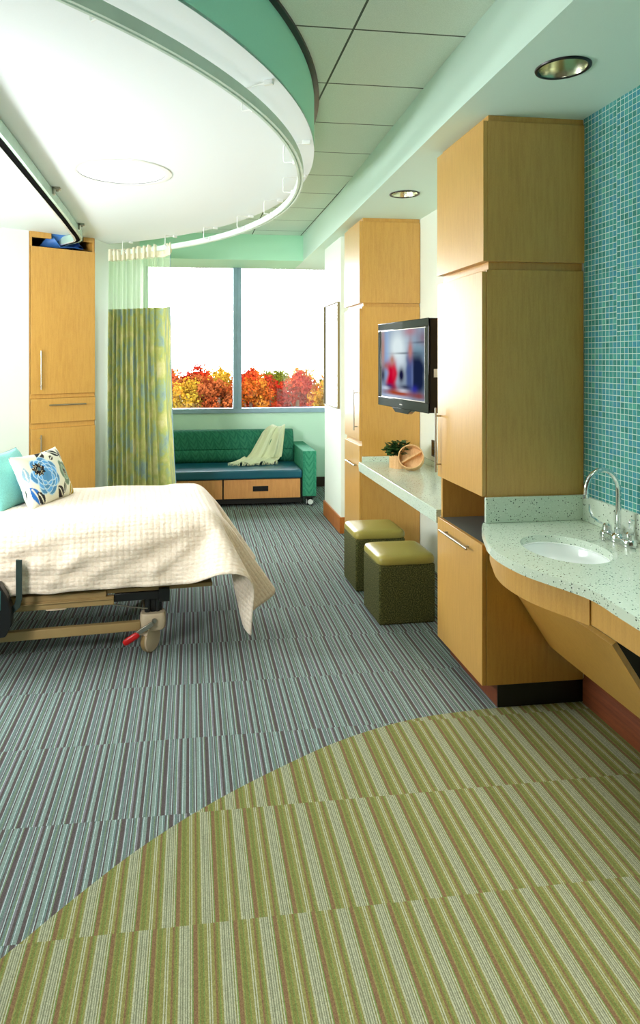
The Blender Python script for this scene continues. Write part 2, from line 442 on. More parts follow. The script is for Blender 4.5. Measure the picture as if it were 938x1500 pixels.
# soffit along the right wall, bulkhead over the window, drum ceiling
DL = ((1.440, 2.417), (1.461, 4.415))
structure('ceiling_soffit', MB().prism([(1.173, -1.23), (XW, -1.23), (XW, 8.31), (1.30, 8.31), (1.295, 7.61), (1.275, 5.77), (1.212, 3.0)], HS, HC, [[(x+.092*math.cos(R_(k*7.5)), y+.092*math.sin(R_(k*7.5))) for k in range(48)] for x, y in DL]), M['soffit'], smooth=False)
structure('ceiling_bulkhead', bx(-.60, 1.30, 7.61, 8.31, HS, HC), M['mint'], smooth=False)
DC, DR = Vector((-2.28, 4.12)), 3.0
def clip(poly, p, n):
    out = []
    for i in range(len(poly)):
        a, b = poly[i], poly[(i+1) % len(poly)]
        da, db = (Vector(a)-p).dot(n), (Vector(b)-p).dot(n)
        if da >= 0: out.append(a)
        if da*db < 0:
            t = da/(da-db); out.append((a[0]+(b[0]-a[0])*t, a[1]+(b[1]-a[1])*t))
    return out
disc = [(DC.x+DR*math.cos(R_(k*1.5)), DC.y+DR*math.sin(R_(k*1.5))) for k in range(240)]
disc = clip(disc, Vector((-2.6, 0)), Vector((1, 0)))
LC, LR = (-.42, 4.13), .275
structure('ceiling_drum', MB().prism(disc, HS, HS+.012, [[(LC[0]+LR*math.cos(2*math.pi*k/48), LC[1]+LR*math.sin(2*math.pi*k/48)) for k in range(48)]]), M['ceil_white'], smooth=False)
th = [R_(-96+k*1.5) for k in range(129)]
structure('trim_drum_fascia', MB().sweep([(DC.x+DR*math.cos(a), DC.y+DR*math.sin(a), 0) for a in th], [(-.02, HS+.001), (0, HS+.001), (0, HC), (-.02, HC)], up=(0, 0, 1)), M['teal_paint'])
structure('trim_ceiling_reveal', MB().sweep([(DC.x+(DR+.012)*math.cos(a), DC.y+(DR+.012)*math.sin(a), HC-.008) for a in th], [(-.012, -.008), (.014, -.008), (.014, .008), (-.012, .008)], up=(0, 0, 1)), M['black'])
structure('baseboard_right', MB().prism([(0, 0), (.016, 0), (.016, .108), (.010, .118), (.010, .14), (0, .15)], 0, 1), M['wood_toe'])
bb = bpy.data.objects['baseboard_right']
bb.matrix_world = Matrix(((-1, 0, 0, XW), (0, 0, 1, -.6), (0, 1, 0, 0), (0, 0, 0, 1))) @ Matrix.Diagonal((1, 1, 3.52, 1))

# window ---------------------------------------------------------------
W0, W1, WZ0, WZ1 = -.575, 1.84, .945, 2.82
win = empty('window_1', (0, 8.31, 0)); tag(win, kind='structure')
def part(name, mb, mat, par, kind=None, **k):
    o = mb.build(name, mat, par, **k)
    if kind: o['kind'] = kind
    return o
part('window_frame', MB().box(W0, W1, -.035, .10, .945, 1.005).box(W0, W0+.05, -.02, .10, 1.005, WZ1).box(W1-.05, W1, -.02, .10, 1.005, WZ1).box(W0, W1, -.02, .10, 2.77, WZ1), M['alu'], win, 'structure', bevel=.004)
part('window_mullion', MB().box(.525, .628, -.02, .10, 1.005, 2.77).box(.570, .583, -.026, -.02, 1.005, 2.77), M['alu'], win, 'structure', bevel=.003)
part('window_pane', bx(W0+.05, .525, .05, .058, 1.005, 2.77), M['glass'], win, 'structure', smooth=False)
part('window_pane', bx(.628, W1-.05, .05, .058, 1.005, 2.77), M['glass'], win, 'structure', smooth=False)

# ------------------------------------------------------------------ handles
def bar_handle(a, b, out, r=.0055, inset=.09):
    """a,b end points, out = vector from bar to the door face"""
    a, b, out = Vector(a), Vector(b), Vector(out)
    mb = MB().tube([a, b], r, 12)
    for t in (inset, 1-inset):
        p = a+(b-a)*t; mb.tube([p, p+out], r*.8, 10)
    return mb

# ------------------------------------------------------------------ tall cabinets
W = M['wood']; BV = .0015
cab = empty('tall_cabinet', (XC, 2.93, 0), 0, 'tall maple cabinet with an open niche, standing between the sink and the long desktop', 'cabinet')
y0, y1 = .002, .570; xd = .506
part('upper_box', MB().box(.02, xd, -.008, y1+.004, 2.082, 2.735).box(.03, xd, .004, y1, 2.735, HS), W, cab, bevel=BV)
part('upper_door', bx(0, .0195, -.008, y1+.004, 2.082, 2.735), W, cab, bevel=BV)
part('carcass', MB().box(.022, xd, y0, y0+.02, .1035, 2.045).box(.022, xd, y1-.02, y1, .1035, 2.045).box(xd-.012, xd, y0+.02, y1-.02, .1035, 2.045)
     .box(.022, xd-.012, y0+.02, y1-.02, 1.0, 2.045).box(.022, xd-.012, y0+.02, y1-.02, .1035, .742).box(.035, xd, y0+.012, y1, 2.045, 2.082), W, cab, bevel=BV)
d = part('tall_door', bx(0, .0205, y0+.003, y1-.005, .985, 2.036), W, cab, bevel=BV)
part('handle', bar_handle((-.030, y1-.052, 1.012), (-.030, y1-.052, 1.362), (.031, 0, 0), inset=.125), M['steel'], d)
d = part('lower_door', bx(0, .0205, y0+.003, y1-.003, .1035, .760), W, cab, bevel=BV)
part('handle', bar_handle((-.030, .11, .712), (-.030, .465, .712), (.031, 0, 0), inset=.12), M['steel'], d)
part('worktop', bx(.0215, xd-.013, y0+.021, y1-.021, .742, .760), M['grey_top'], cab)
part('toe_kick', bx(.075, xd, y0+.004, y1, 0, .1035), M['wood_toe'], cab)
part('toe_kick_end_shade', bx(.0752, xd, y0, y0+.0038, 0, .1034), M['black'], cab)['label'] = 'toe kick end blackened for shadow'  # black strip puts the shadow on the toe kick side into colour

cab2 = empty('tall_cabinet', (XC, 5.205, 0), 0, 'tall maple cabinet at the far end of the desktop, beside the white wall end', 'cabinet')
z1 = .515
part('upper_box', MB().box(.02, xd, -.006, z1+.004, 2.078, 2.735).box(.03, xd, .004, z1, 2.735, HS), W, cab2, bevel=BV)
part('upper_door', bx(0, .0195, -.006, z1+.004, 2.078, 2.735), W, cab2, bevel=BV)
part('carcass', MB().box(.022, xd, 0, z1, .1035, 2.050).box(.035, xd, .01, z1, 2.050, 2.078), W, cab2, bevel=BV)
d = part('tall_door', bx(0, .0205, .002, z1-.003, .965, 2.036), W, cab2, bevel=BV)
part('handle', bar_handle((-.030, .06, 1.045), (-.030, .06, 1.378), (.031, 0, 0), inset=.09), M['steel'], d)
d = part('lower_door', bx(0, .0205, .002, z1-.003, .1035, .925), W, cab2, bevel=BV)
part('handle', bar_handle((-.030, .06, .758), (-.030, .36, .758), (.031, 0, 0), inset=.12), M['steel'], d)
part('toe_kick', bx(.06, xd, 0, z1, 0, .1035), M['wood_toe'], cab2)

clo = empty('wall_closet', (P0.x, P0.y, 0), ca, 'tall built-in maple closet with two doors and a drawer in the wall behind the bed', 'closet')
part('carcass', MB().box(0, .006, 0, .55, 0, HS).box(.602, .608, 0, .55, 0, HS).box(.006, .602, .05, .55, 0, 2.63).box(.006, .602, .53, .55, 2.63, HS)
     .box(.006, .196, -.004, .02, 2.714, HS).box(.5, .602, -.004, .02, 2.724, HS).box(.006, .022, -.004, .1, 2.63, 2.714).box(.585, .602, -.004, .1, 2.63, 2.724)
     .box(.006, .602, 0, .05, 1.27, 1.31).box(.006, .602, 0, .05, 1.0, 1.05), W, clo, bevel=BV)
part('niche_lining', MB().box(.022, .585, .505, .53, 2.632, HS-.002).box(.022, .585, .02, .5, 2.631, 2.64), M['navy'], clo)
part('niche_blue_reflection', MB().add([(.20,.02,2.765),(.40,.02,2.765),(.40,.2,2.70),(.16,.3,2.655),(.30,.05,2.655),(.52,.05,2.66),(.56,.25,2.73),(.47,.3,2.70)], [(0,1,2,3),(0,3,4),(1,5,6,2),(4,5,2,3),(5,6,7),(2,7,6)]), M['blue_reflect'], clo, solid=.006)  # made-up blue sheet standing in for daylight reflected in the niche
d = part('upper_door', bx(.008, .604, -.020, -.001, 1.308, 2.630), W, clo, bevel=BV)
part('handle', bar_handle((.088, -.050, 1.352), (.088, -.050, 1.700), (0, .031, 0), .0065), M['steel'], d)
d = part('drawer', bx(.008, .606, -.020, -.001, 1.048, 1.268), W, clo, bevel=BV)
part('handle', bar_handle((.162, -.050, 1.209), (.505, -.050, 1.209), (0, .031, 0), .0065), M['steel'], d)
d = part('lower_door', bx(.008, .606, -.020, -.001, .10, 1.000), W, clo, bevel=BV)
part('handle', bar_handle((.088, -.050, .60), (.088, -.050, .945), (0, .031, 0), .0065), M['steel'], d)

# ------------------------------------------------------------------ desktop
dk = empty('desktop', (XC, 3.502, 0), 0, 'long pale speckled desktop spanning between the two tall cabinets', 'desk')
part('worktop', MB().box(-.006, .508, .003, 1.701, .762, .797).box(-.006, .018, .003, 1.701, .722, .762), M['solid'], dk, bevel=.003)
part('upstand', MB().box(.02, .508, 1.683, 1.701, .797, .840).box(.49, .508, .003, 1.683, .797, .840), M['solid'], dk, bevel=.002)
o = part('wall_outlet', bx(1.846, XW, 4.84, 4.93, .875, 1.0), M['black'], None, bevel=.003)
part('socket_face', MB().box(1.843, 1.846, 4.86, 4.91, .89, .93).box(1.843, 1.846, 4.86, 4.91, .945, .985), M['blackgloss'], o)
tag(o, 'narrow dark outlet plate on the wall just above the desktop', 'outlet')

# ------------------------------------------------------------------ vanity
FR = [(1.346,2.925),(1.300,2.84),(1.253,2.713),(1.210,2.58),(1.194,2.45),(1.208,2.308),(1.243,2.205),(1.278,2.125),(1.303,2.055),(1.311,1.99),(1.306,1.90),(1.303,1.80)]
front = [(p.x, p.y) for p in smooth_path(FR, 6)]
front += [(1.302, 1.0), (1.302, .6)]
BC, BA, BB = (1.49, 2.487), .158, .205
ell = lambda k=1.0, n=56: [(BC[0]+BA*k*math.cos(2*math.pi*i/n), BC[1]+BB*k*math.sin(2*math.pi*i/n)) for i in range(n)]
VX = XW-.007
van = empty('vanity_counter', (0, 0, 0), 0, 'curved speckled sink counter with a wooden apron below the teal mosaic wall', 'sink counter')
part('countertop', MB().prism(front[::-1]+[(VX, 2.925), (VX, .6)], .832, .867, [ell()]), M['solid'], van, bevel=.006, seg=3)
part('splashback', MB().box(1.352, VX, 2.908, 2.926, .8675, .985), M['solid'], van, bevel=.003)
part('splashback', MB().box(VX-.018, VX, .6, 2.9075, .8675, .985), M['solid'], van, bevel=.003)
prof = [(1.0, -.030), (1.02, -.036), (1.0, -.045), (.96, -.075), (.86, -.115), (.68, -.142), (.4, -.155), (.1, -.158), (.09, -.164), (0, -.164)]
b = part('basin', MB().lathe([(r, z) for r, z in prof], 56, (BC[0], BC[1], .867), None, BA, BB, False), M['porcelain'], van)
b.modifiers.new('s', 'SOLIDIFY').thickness = .006
part('drain', MB().lathe([(0, .004), (.02, .004), (.024, 0), (.024, -.003), (0, -.003)], 24, (BC[0], BC[1], .710)), M['chrome'], b)
# apron following the curve, offset inwards
def offset(P, dd):
    out = []
    for i in range(len(P)):
        t = Vector(P[min(i+1, len(P)-1)])-Vector(P[max(i-1, 0)]); t.normalize()
        out.append((P[i][0]-t.y*dd, P[i][1]+t.x*dd))
    return out
fi = [p for p in front[2:] if p[1] > 2.06]
ap = offset(fi, .034)
ap = [(ap[0][0]+.02, 2.925)]+[p for p in ap if p[1] < 2.9]
ap2 = offset(fi, .054); ap2 = [(ap2[0][0]+.02, 2.925)]+[p for p in ap2 if p[1] < 2.9]
part('curved_apron', MB().prism(ap[::-1]+ap2, .728, .832), W, van, angle=25)
part('apron', bx(1.338, 1.358, .6, ap[-1][1]-.001, .732, .832), W, van, bevel=.001)
# sloping knee panel: from (1.431,.647) down to (1.671,.277)
pu, pd = Vector((1.431, .647)), Vector((1.671, .277)); sl = (pd-pu).normalized(); nr = Vector((-sl.y, sl.x))
part('knee_panel', MB().add([(q.x, y, q.y) for y in (2.10, 2.915) for q in (pu, pd, pd+nr*.02, pu+nr*.02)], [(0,1,2,3),(7,6,5,4),(0,4,5,1),(1,5,6,2),(2,6,7,3),(3,7,4,0)]), W, van, bevel=.001)
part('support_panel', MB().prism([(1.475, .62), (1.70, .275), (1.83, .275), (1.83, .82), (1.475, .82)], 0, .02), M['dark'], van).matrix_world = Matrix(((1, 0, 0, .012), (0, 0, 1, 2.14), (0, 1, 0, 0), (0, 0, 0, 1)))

fa = empty('faucet', (1.765, 2.548, .867), 0, 'chrome gooseneck faucet with wing handles at the back of the sink', 'faucet')
part('base_plate', MB().box(-.026, .026, -.075, .075, .0, .026).lathe([(.0, .0), (.031, .0), (.031, .020), (.026, .030), (.018, .036), (0, .036)], 24, (0, 0, 0)).lathe([(.0, .0), (.028, .0), (.028, .020), (.022, .030), (0, .03)], 24, (0, .075, 0)).lathe([(.0, .0), (.028, .0), (.028, .020), (.022, .030), (0, .03)], 24, (0, -.075, 0)), M['chrome'], fa, bevel=.003)
sp = [(0, 0, .03), (0, 0, .12), (0, 0, .215)]+[(-.072+.072*math.cos(a), 0, .215+.085*math.sin(a)) for a in [R_(x) for x in range(12, 190, 12)]]+[(-.146, 0, .19)]
part('spout', MB().tube(sp, .0105, 14).tube([(0, 0, .03), (0, 0, .058)], .0165, 16).tube([(-.1455, 0, .186), (-.147, 0, .202)], .0125, 14), M['chrome'], fa)
for s in (1, -1):
    pts = [(0, s*.075, .045), (-.006*1, s*.085, .052), (-.02, s*.108, .058), (-.034, s*.128, .075), (-.04, s*.138, .104), (-.038, s*.140, .125)]
    part('handle', MB().lathe([(0, .028), (.019, .028), (.017, .052), (.010, .060), (0, .06)], 20, (0, s*.075, 0)).sweep([Vector(p) for p in pts], [(.010, 0), (.006, .0035), (-.006, .0035), (-.010, 0), (-.006, -.0035), (.006, -.0035)]), M['chrome'], fa)

# ------------------------------------------------------------------ ottomans
def ottoman(loc, rz, label):
    t = empty('ottoman', loc, rz, label, 'ottoman', 'cube ottomans under the desktop')
    part('body', bx(0, .36, 0, .345, 0, .365), M['ottoman'], t, bevel=.014, seg=3)
    def f(u, v):
        a = 2*math.pi*u
        c, s_ = math.cos(a), math.sin(a); e = .22
        sx, sy = math.copysign(abs(c)**e, c), math.copysign(abs(s_)**e, s_)
        prof = [(1.0, .366), (1.018, .372), (1.022, .384), (1.018, .398), (.99, .410), (.93, .417), (.8, .421), (.5, .424), (.0, .425)]
        r, z = prof[round(v*8)]
        return (.18+.182*r*sx, .1725+.175*r*sy, z)
    part('seat_cushion', MB().grid(f, 64, 9, True), M['ott_top'], t)
    return t
ottoman((1.138, 3.918, 0), R_(1.5), 'olive green cube ottoman standing closest to the niche cabinet, vinyl top fully in view')
ottoman((1.140, 4.506, 0), R_(1.0), 'olive green cube ottoman standing farther under the desktop, partly hidden behind its twin')

# ------------------------------------------------------------------ pot, plant, round box
pl = empty('potted_plant', (1.575, 4.90, .797), 0, 'small dark green plant in a round pale wooden pot on the desktop', 'plant')
part('pot', MB().lathe([(0, 0), (.072, 0), (.072, .098), (.066, .098), (.066, .088), (0, .088)], 40), M['wood_pale'], pl)
part('soil', MB().lathe([(0, .0885), (.066, .0885), (.05, .094), (0, .096)], 24), M['soil'], pl)
lv = MB(); st = MB(); rr = random.Random(3)
for k in range(240):
    a = rr.uniform(0, 6.28); el = rr.uniform(.05, 1.35); r = rr.uniform(.055, .125)
    c = Vector((math.cos(a)*math.cos(el)*r*1.1, math.sin(a)*math.cos(el)*r*1.1, .095+math.sin(el)*r*.95))
    t = Vector((math.cos(a), math.sin(a), rr.uniform(-.4, .9))).normalized()
    s_ = t.cross(Vector((rr.uniform(-.4, .4), rr.uniform(-.4, .4), 1))).normalized(); nn = s_.cross(t)
    L, Wd = rr.uniform(.036, .056), rr.uniform(.015, .024)
    lv.add([c-t*L*.5, c+s_*Wd-nn*.002, c+t*L*.55-nn*.006, c-s_*Wd-nn*.002, c+nn*.004], [(0, 1, 4), (1, 2, 4), (2, 3, 4), (3, 0, 4)])
    if k % 4 == 0: st.tube([(0, 0, .09), c*.6+Vector((0, 0, .045)), c], .0014, 5)
lf = part('foliage', lv, M['leaf'], pl, angle=60); part('stems', st, M['leaf'], lf)
rb = empty('round_box', (1.625, 4.755, .797), 0, 'round pale wooden box lid tilted on its rim against the wooden plant pot', 'box')
tl = Matrix.Translation((0, 0, .094)) @ Matrix.Rotation(R_(-28), 4, 'Z') @ Matrix.Rotation(R_(62), 4, 'X')
part('rim', MB().lathe([(0, -.030), (.092, -.030), (.094, -.026), (.094, .030), (.086, .030), (.086, -.022), (0, -.022)], 48, (0, 0, 0), tl), M['wood_pale'], rb)
part('divider', bx(-.0855, .0855, -.006, .006, -.022, .014, tl @ Matrix.Rotation(R_(35), 4, 'Z')), M['wood_pale'], rb)

# ------------------------------------------------------------------ television
tv = empty('television', (1.370, 4.197, 1.587), R_(5.65), 'black flat screen television on a wall arm showing a blurred picture', 'television')
part('housing', MB().box(.004, .10, -.40, .40, -.285, .286).box(.10, .15, -.27, .27, -.2, .2), M['black'], tv, bevel=.008, seg=3)
part('bezel', MB().box(-.006, .004, -.401, .401, .235, .287).box(-.006, .004, -.401, .401, -.287, -.225).box(-.006, .004, -.401, -.350, -.225, .235).box(-.006, .004, .350, .401, -.225, .235), M['blackgloss'], tv, bevel=.004, seg=3)
part('speaker_lip', MB().prism([(-.16, 0), (.16, 0), (.10, -.03), (-.10, -.03)], 0, .035), M['blackgloss'], tv, bevel=.003).matrix_local = Matrix(((0, 0, 1, -.005), (1, 0, 0, 0), (0, 1, 0, -.285), (0, 0, 0, 1)))
part('brand_mark', bx(-.0075, -.006, -.02, .02, -.262, -.256), M['steel'], tv)
part('screen_border', MB().box(-.0035, .005, -.350, .350, -.225, -.219).box(-.0035, .005, -.350, .350, .230, .235).box(-.0035, .005, -.350, -.345, -.219, .23).box(-.0035, .005, .345, .350, -.219, .23), M['steel'], tv)
part('side_label', bx(.03, .055, -.4015, -.3995, -.07, -.02), M['white_metal'], tv)
NU, NV = 64, 42; cols = []
def SG(u, v, cu, cv, su, sv): return math.exp(-((u-cu)/su)**4-((v-cv)/sv)**4)
def G(u, v, cu, cv, su, sv): return math.exp(-((u-cu)/su)**2-((v-cv)/sv)**2)
for j in range(NV):
    for i in range(NU):
        u, v = i/(NU-1), j/(NV-1)
        c = Vector((.32, .42, .55))
        def bl(col, w):
            global c
            w = min(1, w); c = c*(1-w)+Vector(col)*w
        st = .5+.5*noise.noise((u*14, v*1.2, .4)); c = c*(.75+.5*st)
        bl((.22, .40, .75), .8*G(u, v, .12, .6, .10, .5)); bl((.85, .98, 1), 1.2*G(u, v, .40, .74, .20, .26)); bl((.55, .28, .20), .9*G(u, v, .03, .72, .05, .35))
        bl((.55, .22, .25), .8*G(u, v, .68, .97, .14, .07)); bl((.25, .12, .16), .7*G(u, v, .95, .85, .1, .12)); bl((.30, .50, .62), .9*G(u, v, .86, .68, .14, .10))
        bl((.80, .92, 1), .9*G(u, v, .48, .46, .08, .20)); bl((.02, .03, .06), .7*G(u, v, .55, .66, .25, .012)); bl((.02, .03, .06), .6*G(u, v, .9, .80, .2, .012))
        bl((.010, .018, .06), 1.1*SG(u, v, .84+.04*noise.noise((v*6, 1, 2)), .36, .17, .33)); bl((.07, .11, .30), 1.0*SG(u, v, .67+.02*noise.noise((v*9, 4, 2)), .36, .075, .30)); bl((.16, .22, .45), .8*G(u, v, .735, .34, .02, .22)); bl((.55, .24, .22), 1.1*G(u, v, .69, .70, .05, .13))
        bl((.62, .0, .03), 1.05*SG(u, v, .26+.05*noise.noise((v*7, 7, 2)), .32, .125, .22)); bl((.25, .0, .04), .8*G(u, v, .27, .14, .12, .06)); bl((.75, .02, .06), 1.0*G(u, v, .31, .38, .05, .12)); bl((.45, .10, .02), .7*G(u, v, .11, .47, .06, .06)); bl((.55, .24, .18), 1.0*G(u, v, .27, .56, .05, .07))
        bl((.01, .01, .05), 1.2*G(u, v, .49, .34, .07, .12)); bl((.04, .01, .14), 1.1*G(u, v, .19, .15, .09, .05)); bl((.01, .01, .03), .9*G(u, v, .03, .32, .05, .12)); bl((.42, .06, .01), 1.2*G(u, v, .42, .07, .30, .05)); bl((.01, .01, .05), .9*G(u, v, .58, .17, .12, .03))
        bl((.8, .86, 1), .9*G(u, v, .52, .11, .12, .018)); bl((.75, .85, 1), .9*G(u, v, .10, .13, .1, .025)); bl((.6, .72, .95), .9*G(u, v, .3, .015, .35, .022)); bl((.30, .05, .04), .9*G(u, v, .86, .06, .14, .04)); bl((.03, .03, .4), .8*G(u, v, .78, .15, .07, .05))
        cols.append((c.x, c.y, c.z, 1))
part('screen', MB().grid(lambda u, v: (0, .345-.69*u, -.219+.449*v), NU, NV), M['tv_image'], tv, cols=cols)
part('wall_arm', MB().box(.15, .19, -.12, .12, -.12, .12).box(.18, .40, -.05, .0, -.05, .05).box(.36, .474, -.11, .09, -.14, .14), M['black'], tv, bevel=.004)

# ------------------------------------------------------------------ picture
pc = empty('framed_picture', (1.3845, 6.41, 1.66), 0, 'large glazed picture in a thin wooden frame on the white wall end near the window', 'picture')
part('frame', MB().box(-.024, 0, -.323, -.318, -.503, .503).box(-.024, 0, .318, .323, -.503, .503).box(-.024, 0, -.318, .318, -.503, -.498).box(-.024, 0, -.318, .318, .498, .503), plain('frame_wood', lin(150,136,96), .5), pc, bevel=.001)
part('backing', bx(-.006, -.001, -.318, .318, -.498, .498), M['black'], pc)
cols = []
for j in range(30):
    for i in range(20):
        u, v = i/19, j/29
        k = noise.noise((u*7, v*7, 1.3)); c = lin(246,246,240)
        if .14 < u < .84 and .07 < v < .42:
            c = lin(150,190,214) if v < .19 else (lin(232,176,140) if v < .36+.05*k else lin(236,214,170))  # colour bands paint the window trees' reflection into the print
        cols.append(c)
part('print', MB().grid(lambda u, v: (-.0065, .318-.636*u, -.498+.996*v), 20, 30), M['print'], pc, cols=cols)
part('glass', bx(-.012, -.010, -.318, .318, -.498, .498), M['pic_glass'], pc, smooth=False)

# ------------------------------------------------------------------ sofa
so = empty('sofa', (0, 7.23, 0), 0, 'low teal sofa with wooden drawers and a leaf patterned arm under the window', 'sofa')
part('base', MB().box(-.40, 1.224, .03, .86, .03, .305), M['dark'], so, bevel=.004)
part('seat_cushion', MB().box(-.40, 1.222, -.01, .64, .307, .402), M['seat_teal'], so, bevel=.022, seg=4)
bk = MB()
def bf(u, v):
    prof = [(.60, .40), (.585, .46), (.600, .545), (.612, .552), (.603, .56), (.622, .66), (.645, .735), (.68, .770), (.73, .776), (.80, .77), (.84, .74), (.85, .40)]
    y, z = prof[min(11, round(v*11))]
    return (-.40+1.618*u, y+.004*math.sin(u*36)*(1 if v < .6 else 0), z)
part('backrest', MB().grid(bf, 60, 12), M['sofa_back'], so, solid=.004, angle=50)
part('backrest_end', MB().prism([(.60, .40), (.60, .545), (.622, .66), (.645, .735), (.68, .770), (.73, .776), (.80, .77), (.84, .74), (.85, .40)], 0, .012), M['sofa_back'], so).matrix_local = Matrix(((0, 0, 1, 1.208), (1, 0, 0, 0), (0, 1, 0, 0), (0, 0, 0, 1)))
part('arm', MB().box(1.226, 1.378, -.02, .86, .105, .607), M['sofa_fabric'], so, bevel=.010, seg=3)
part('arm', MB().box(-.552, -.402, -.02, .86, .105, .607), M['sofa_fabric'], so, bevel=.010, seg=3)
for xa, xb in ((.355, 1.200), (-.39, .338)):
    d = part('drawer', bx(xa, xb, .008, .03, .092, .300), M['wood_sofa'], so, bevel=.003)
    xm = (xa+xb)/2-.02
    part('pull', MB().box(xm-.085, xm+.085, .002, .009, .172, .178).box(xm-.085, xm+.085, .002, .009, .222, .228).box(xm-.085, xm-.079, .002, .009, .178, .222).box(xm+.079, xm+.085, .002, .009, .178, .222).box(xm-.079, xm+.079, .006, .009, .178, .222), M['black'], d)
for xx in (1.31, -.485):
    for yy in (.05, .78):
        c = part('caster', MB().box(xx-.05, xx+.05, yy-.06, yy+.05, .088, .105).tube([(xx, yy, .09), (xx, yy, .05)], .012), M['dark'], so)
        for s in (-1, 1):
            rx = Matrix.Translation((xx+s*.020, yy-.02, .042)) @ Matrix.Rotation(R_(90), 4, 'Y')
            part('wheel', MB().lathe([(0, -.012), (.036, -.012), (.042, -.008), (.042, .008), (.036, .012), (0, .012)], 28, (0, 0, 0), rx), M['black'], c)
        for s in (-1, 1):
            rx = Matrix.Translation((xx+s*.034, yy-.02, .042)) @ Matrix.Rotation(R_(90), 4, 'Y')
            part('hub', MB().lathe([(0, -.003), (.026, -.003), (.022, .003), (0, .003)], 24, (0, 0, 0), rx), M['white_metal'], c)
        rx = Matrix.Translation((xx, yy-.064, .042)) @ Matrix.Rotation(R_(90), 4, 'X')
        part('hub', MB().lathe([(0, -.004), (.030, -.004), (.026, .004), (0, .004)], 24, (0, 0, 0), rx), M['white_metal'], c)

# throw: two lobes hanging over the back and trailing across the seat
def throw_pt(u, v):
    xt = .945+.19*u; xb = .44+.55*u
    path = [(.875, .62), (.868, .70), (.850, .785), (.76, .815), (.68, .810), (.625, .755), (.600, .64), (.575, .52), (.555, .445), (.50, .418), (.42, .414), (.36, .413)]
    s = v*(len(path)-1); i = min(len(path)-2, int(s)); f = s-i
    y = path[i][0]*(1-f)+path[i+1][0]*f; z = path[i][1]*(1-f)+path[i+1][1]*f
    k = max(0, (v-.30)/.70); k = k**1.15
    x = xt*(1-k)+xb*k
    x += -.05*math.sin(k*math.pi)*(1-u)*.6
    split = math.exp(-((u-.60)/.05)**2)*min(1, k*1.6)
    fold = (.020+.016*k)*math.sin(u*17+1.0+2*k)+.007*math.sin(u*43+4*k)
    if z < .45: z = max(z+.010+.5*(fold-.03*split)+.012, .410); y -= .09*u*0+.03*math.sin(u*5)
    else:
        y -= fold+.016-.028*split; z += .012*math.sin(u*8)*(1 if z > .76 else .2)
        if y > .80: y = max(y, .862)
    x += .05*(u-.6)/max(.08, abs(u-.6))*min(1, k*1.3)*.45*math.exp(-abs(u-.6)*4)
    return Vector((x, y, z))
tw = empty('throw_blanket', (0, 7.23, 0), 0, 'pale green fringed throw draped over the sofa back and across its seat', 'blanket')
part('cloth', MB().grid(throw_pt, 72, 60), M['throw'], tw, solid=.006, sub=1, angle=180)
fr = MB()
for k in range(60):
    p = throw_pt(k/59, 1.0); q = p+Vector((rnd.uniform(-.035, .015), -rnd.uniform(.03, .06), -rnd.uniform(.0, .004)))
    q.z = .410; m_ = (p+q)/2+Vector((rnd.uniform(-.01, .01), 0, .006))
    fr.tube([p, m_, q], .003, 5)
part('fringe', fr, M['throw'], tw)

# ------------------------------------------------------------------ bed
BX, BY, BA_ = .185, 3.71, R_(5)
bed = empty('hospital_bed', (BX, BY, 0), BA_, 'hospital bed on casters with a red brake pedal, under the cream bedspread', 'bed')
part('mattress', MB().box(-2.06, -.02, .02, .98, .37, .722), plain('mattress_vinyl', lin(214,206,190), .6), bed, bevel=.08, seg=4)
part('deck', MB().box(-2.06, -.64, .03, .97, .335, .368).box(-.64, -.06, .05, .95, .345, .368), M['tan_metal'], bed, bevel=.004)
part('side_beam', MB().box(-2.1, -.60, .025, .06, .292, .338).box(-2.1, -.60, .015, .03, .322, .332), M['tan_metal'], bed, bevel=.004)
part('side_beam', bx(-2.1, -.60, .94, .975, .292, .338), M['tan_metal'], bed, bevel=.004)
part('beam_tab', MB().lathe([(0, 0), (.055, 0), (.05, .006), (0, .008)], 28, (-.90, .03, .288), None, 1.0, .25), M['beige'], bed, bevel=.002)
part('foot_bracket', MB().box(-.60, -.30, .04, .92, .300, .344).box(-.36, -.30, .03, .93, .285, .36), M['black'], bed, bevel=.003)
part('base_beam', MB().box(-1.75, -.46, .04, .075, .132, .182), M['tan_metal'], bed, bevel=.004)
part('base_beam', MB().box(-1.75, -.46, .90, .935, .132, .182), M['tan_metal'], bed, bevel=.004)
part('cross_beam', MB().box(-.44, -.36, .05, .93, .150, .20), M['tan_metal'], bed, bevel=.004)
part('pivot_plate', MB().box(-1.30, -1.205, .028, .04, .118, .178), M['beige'], bed, bevel=.008)
part('pivot_bolt', MB().lathe([(0, -.006), (.012, -.006), (.012, .004), (.008, .007), (0, .007)], 16, (0, 0, 0), Matrix.Translation((-1.225, .026, .16)) @ Matrix.Rotation(R_(90), 4, 'X')), M['steel'], bed)
part('cable', MB().tube([(-.70, .05, .30), (-.60, .045, .285), (-.50, .05, .262), (-.42, .06, .245)], .004, 8), M['steel'], bed)
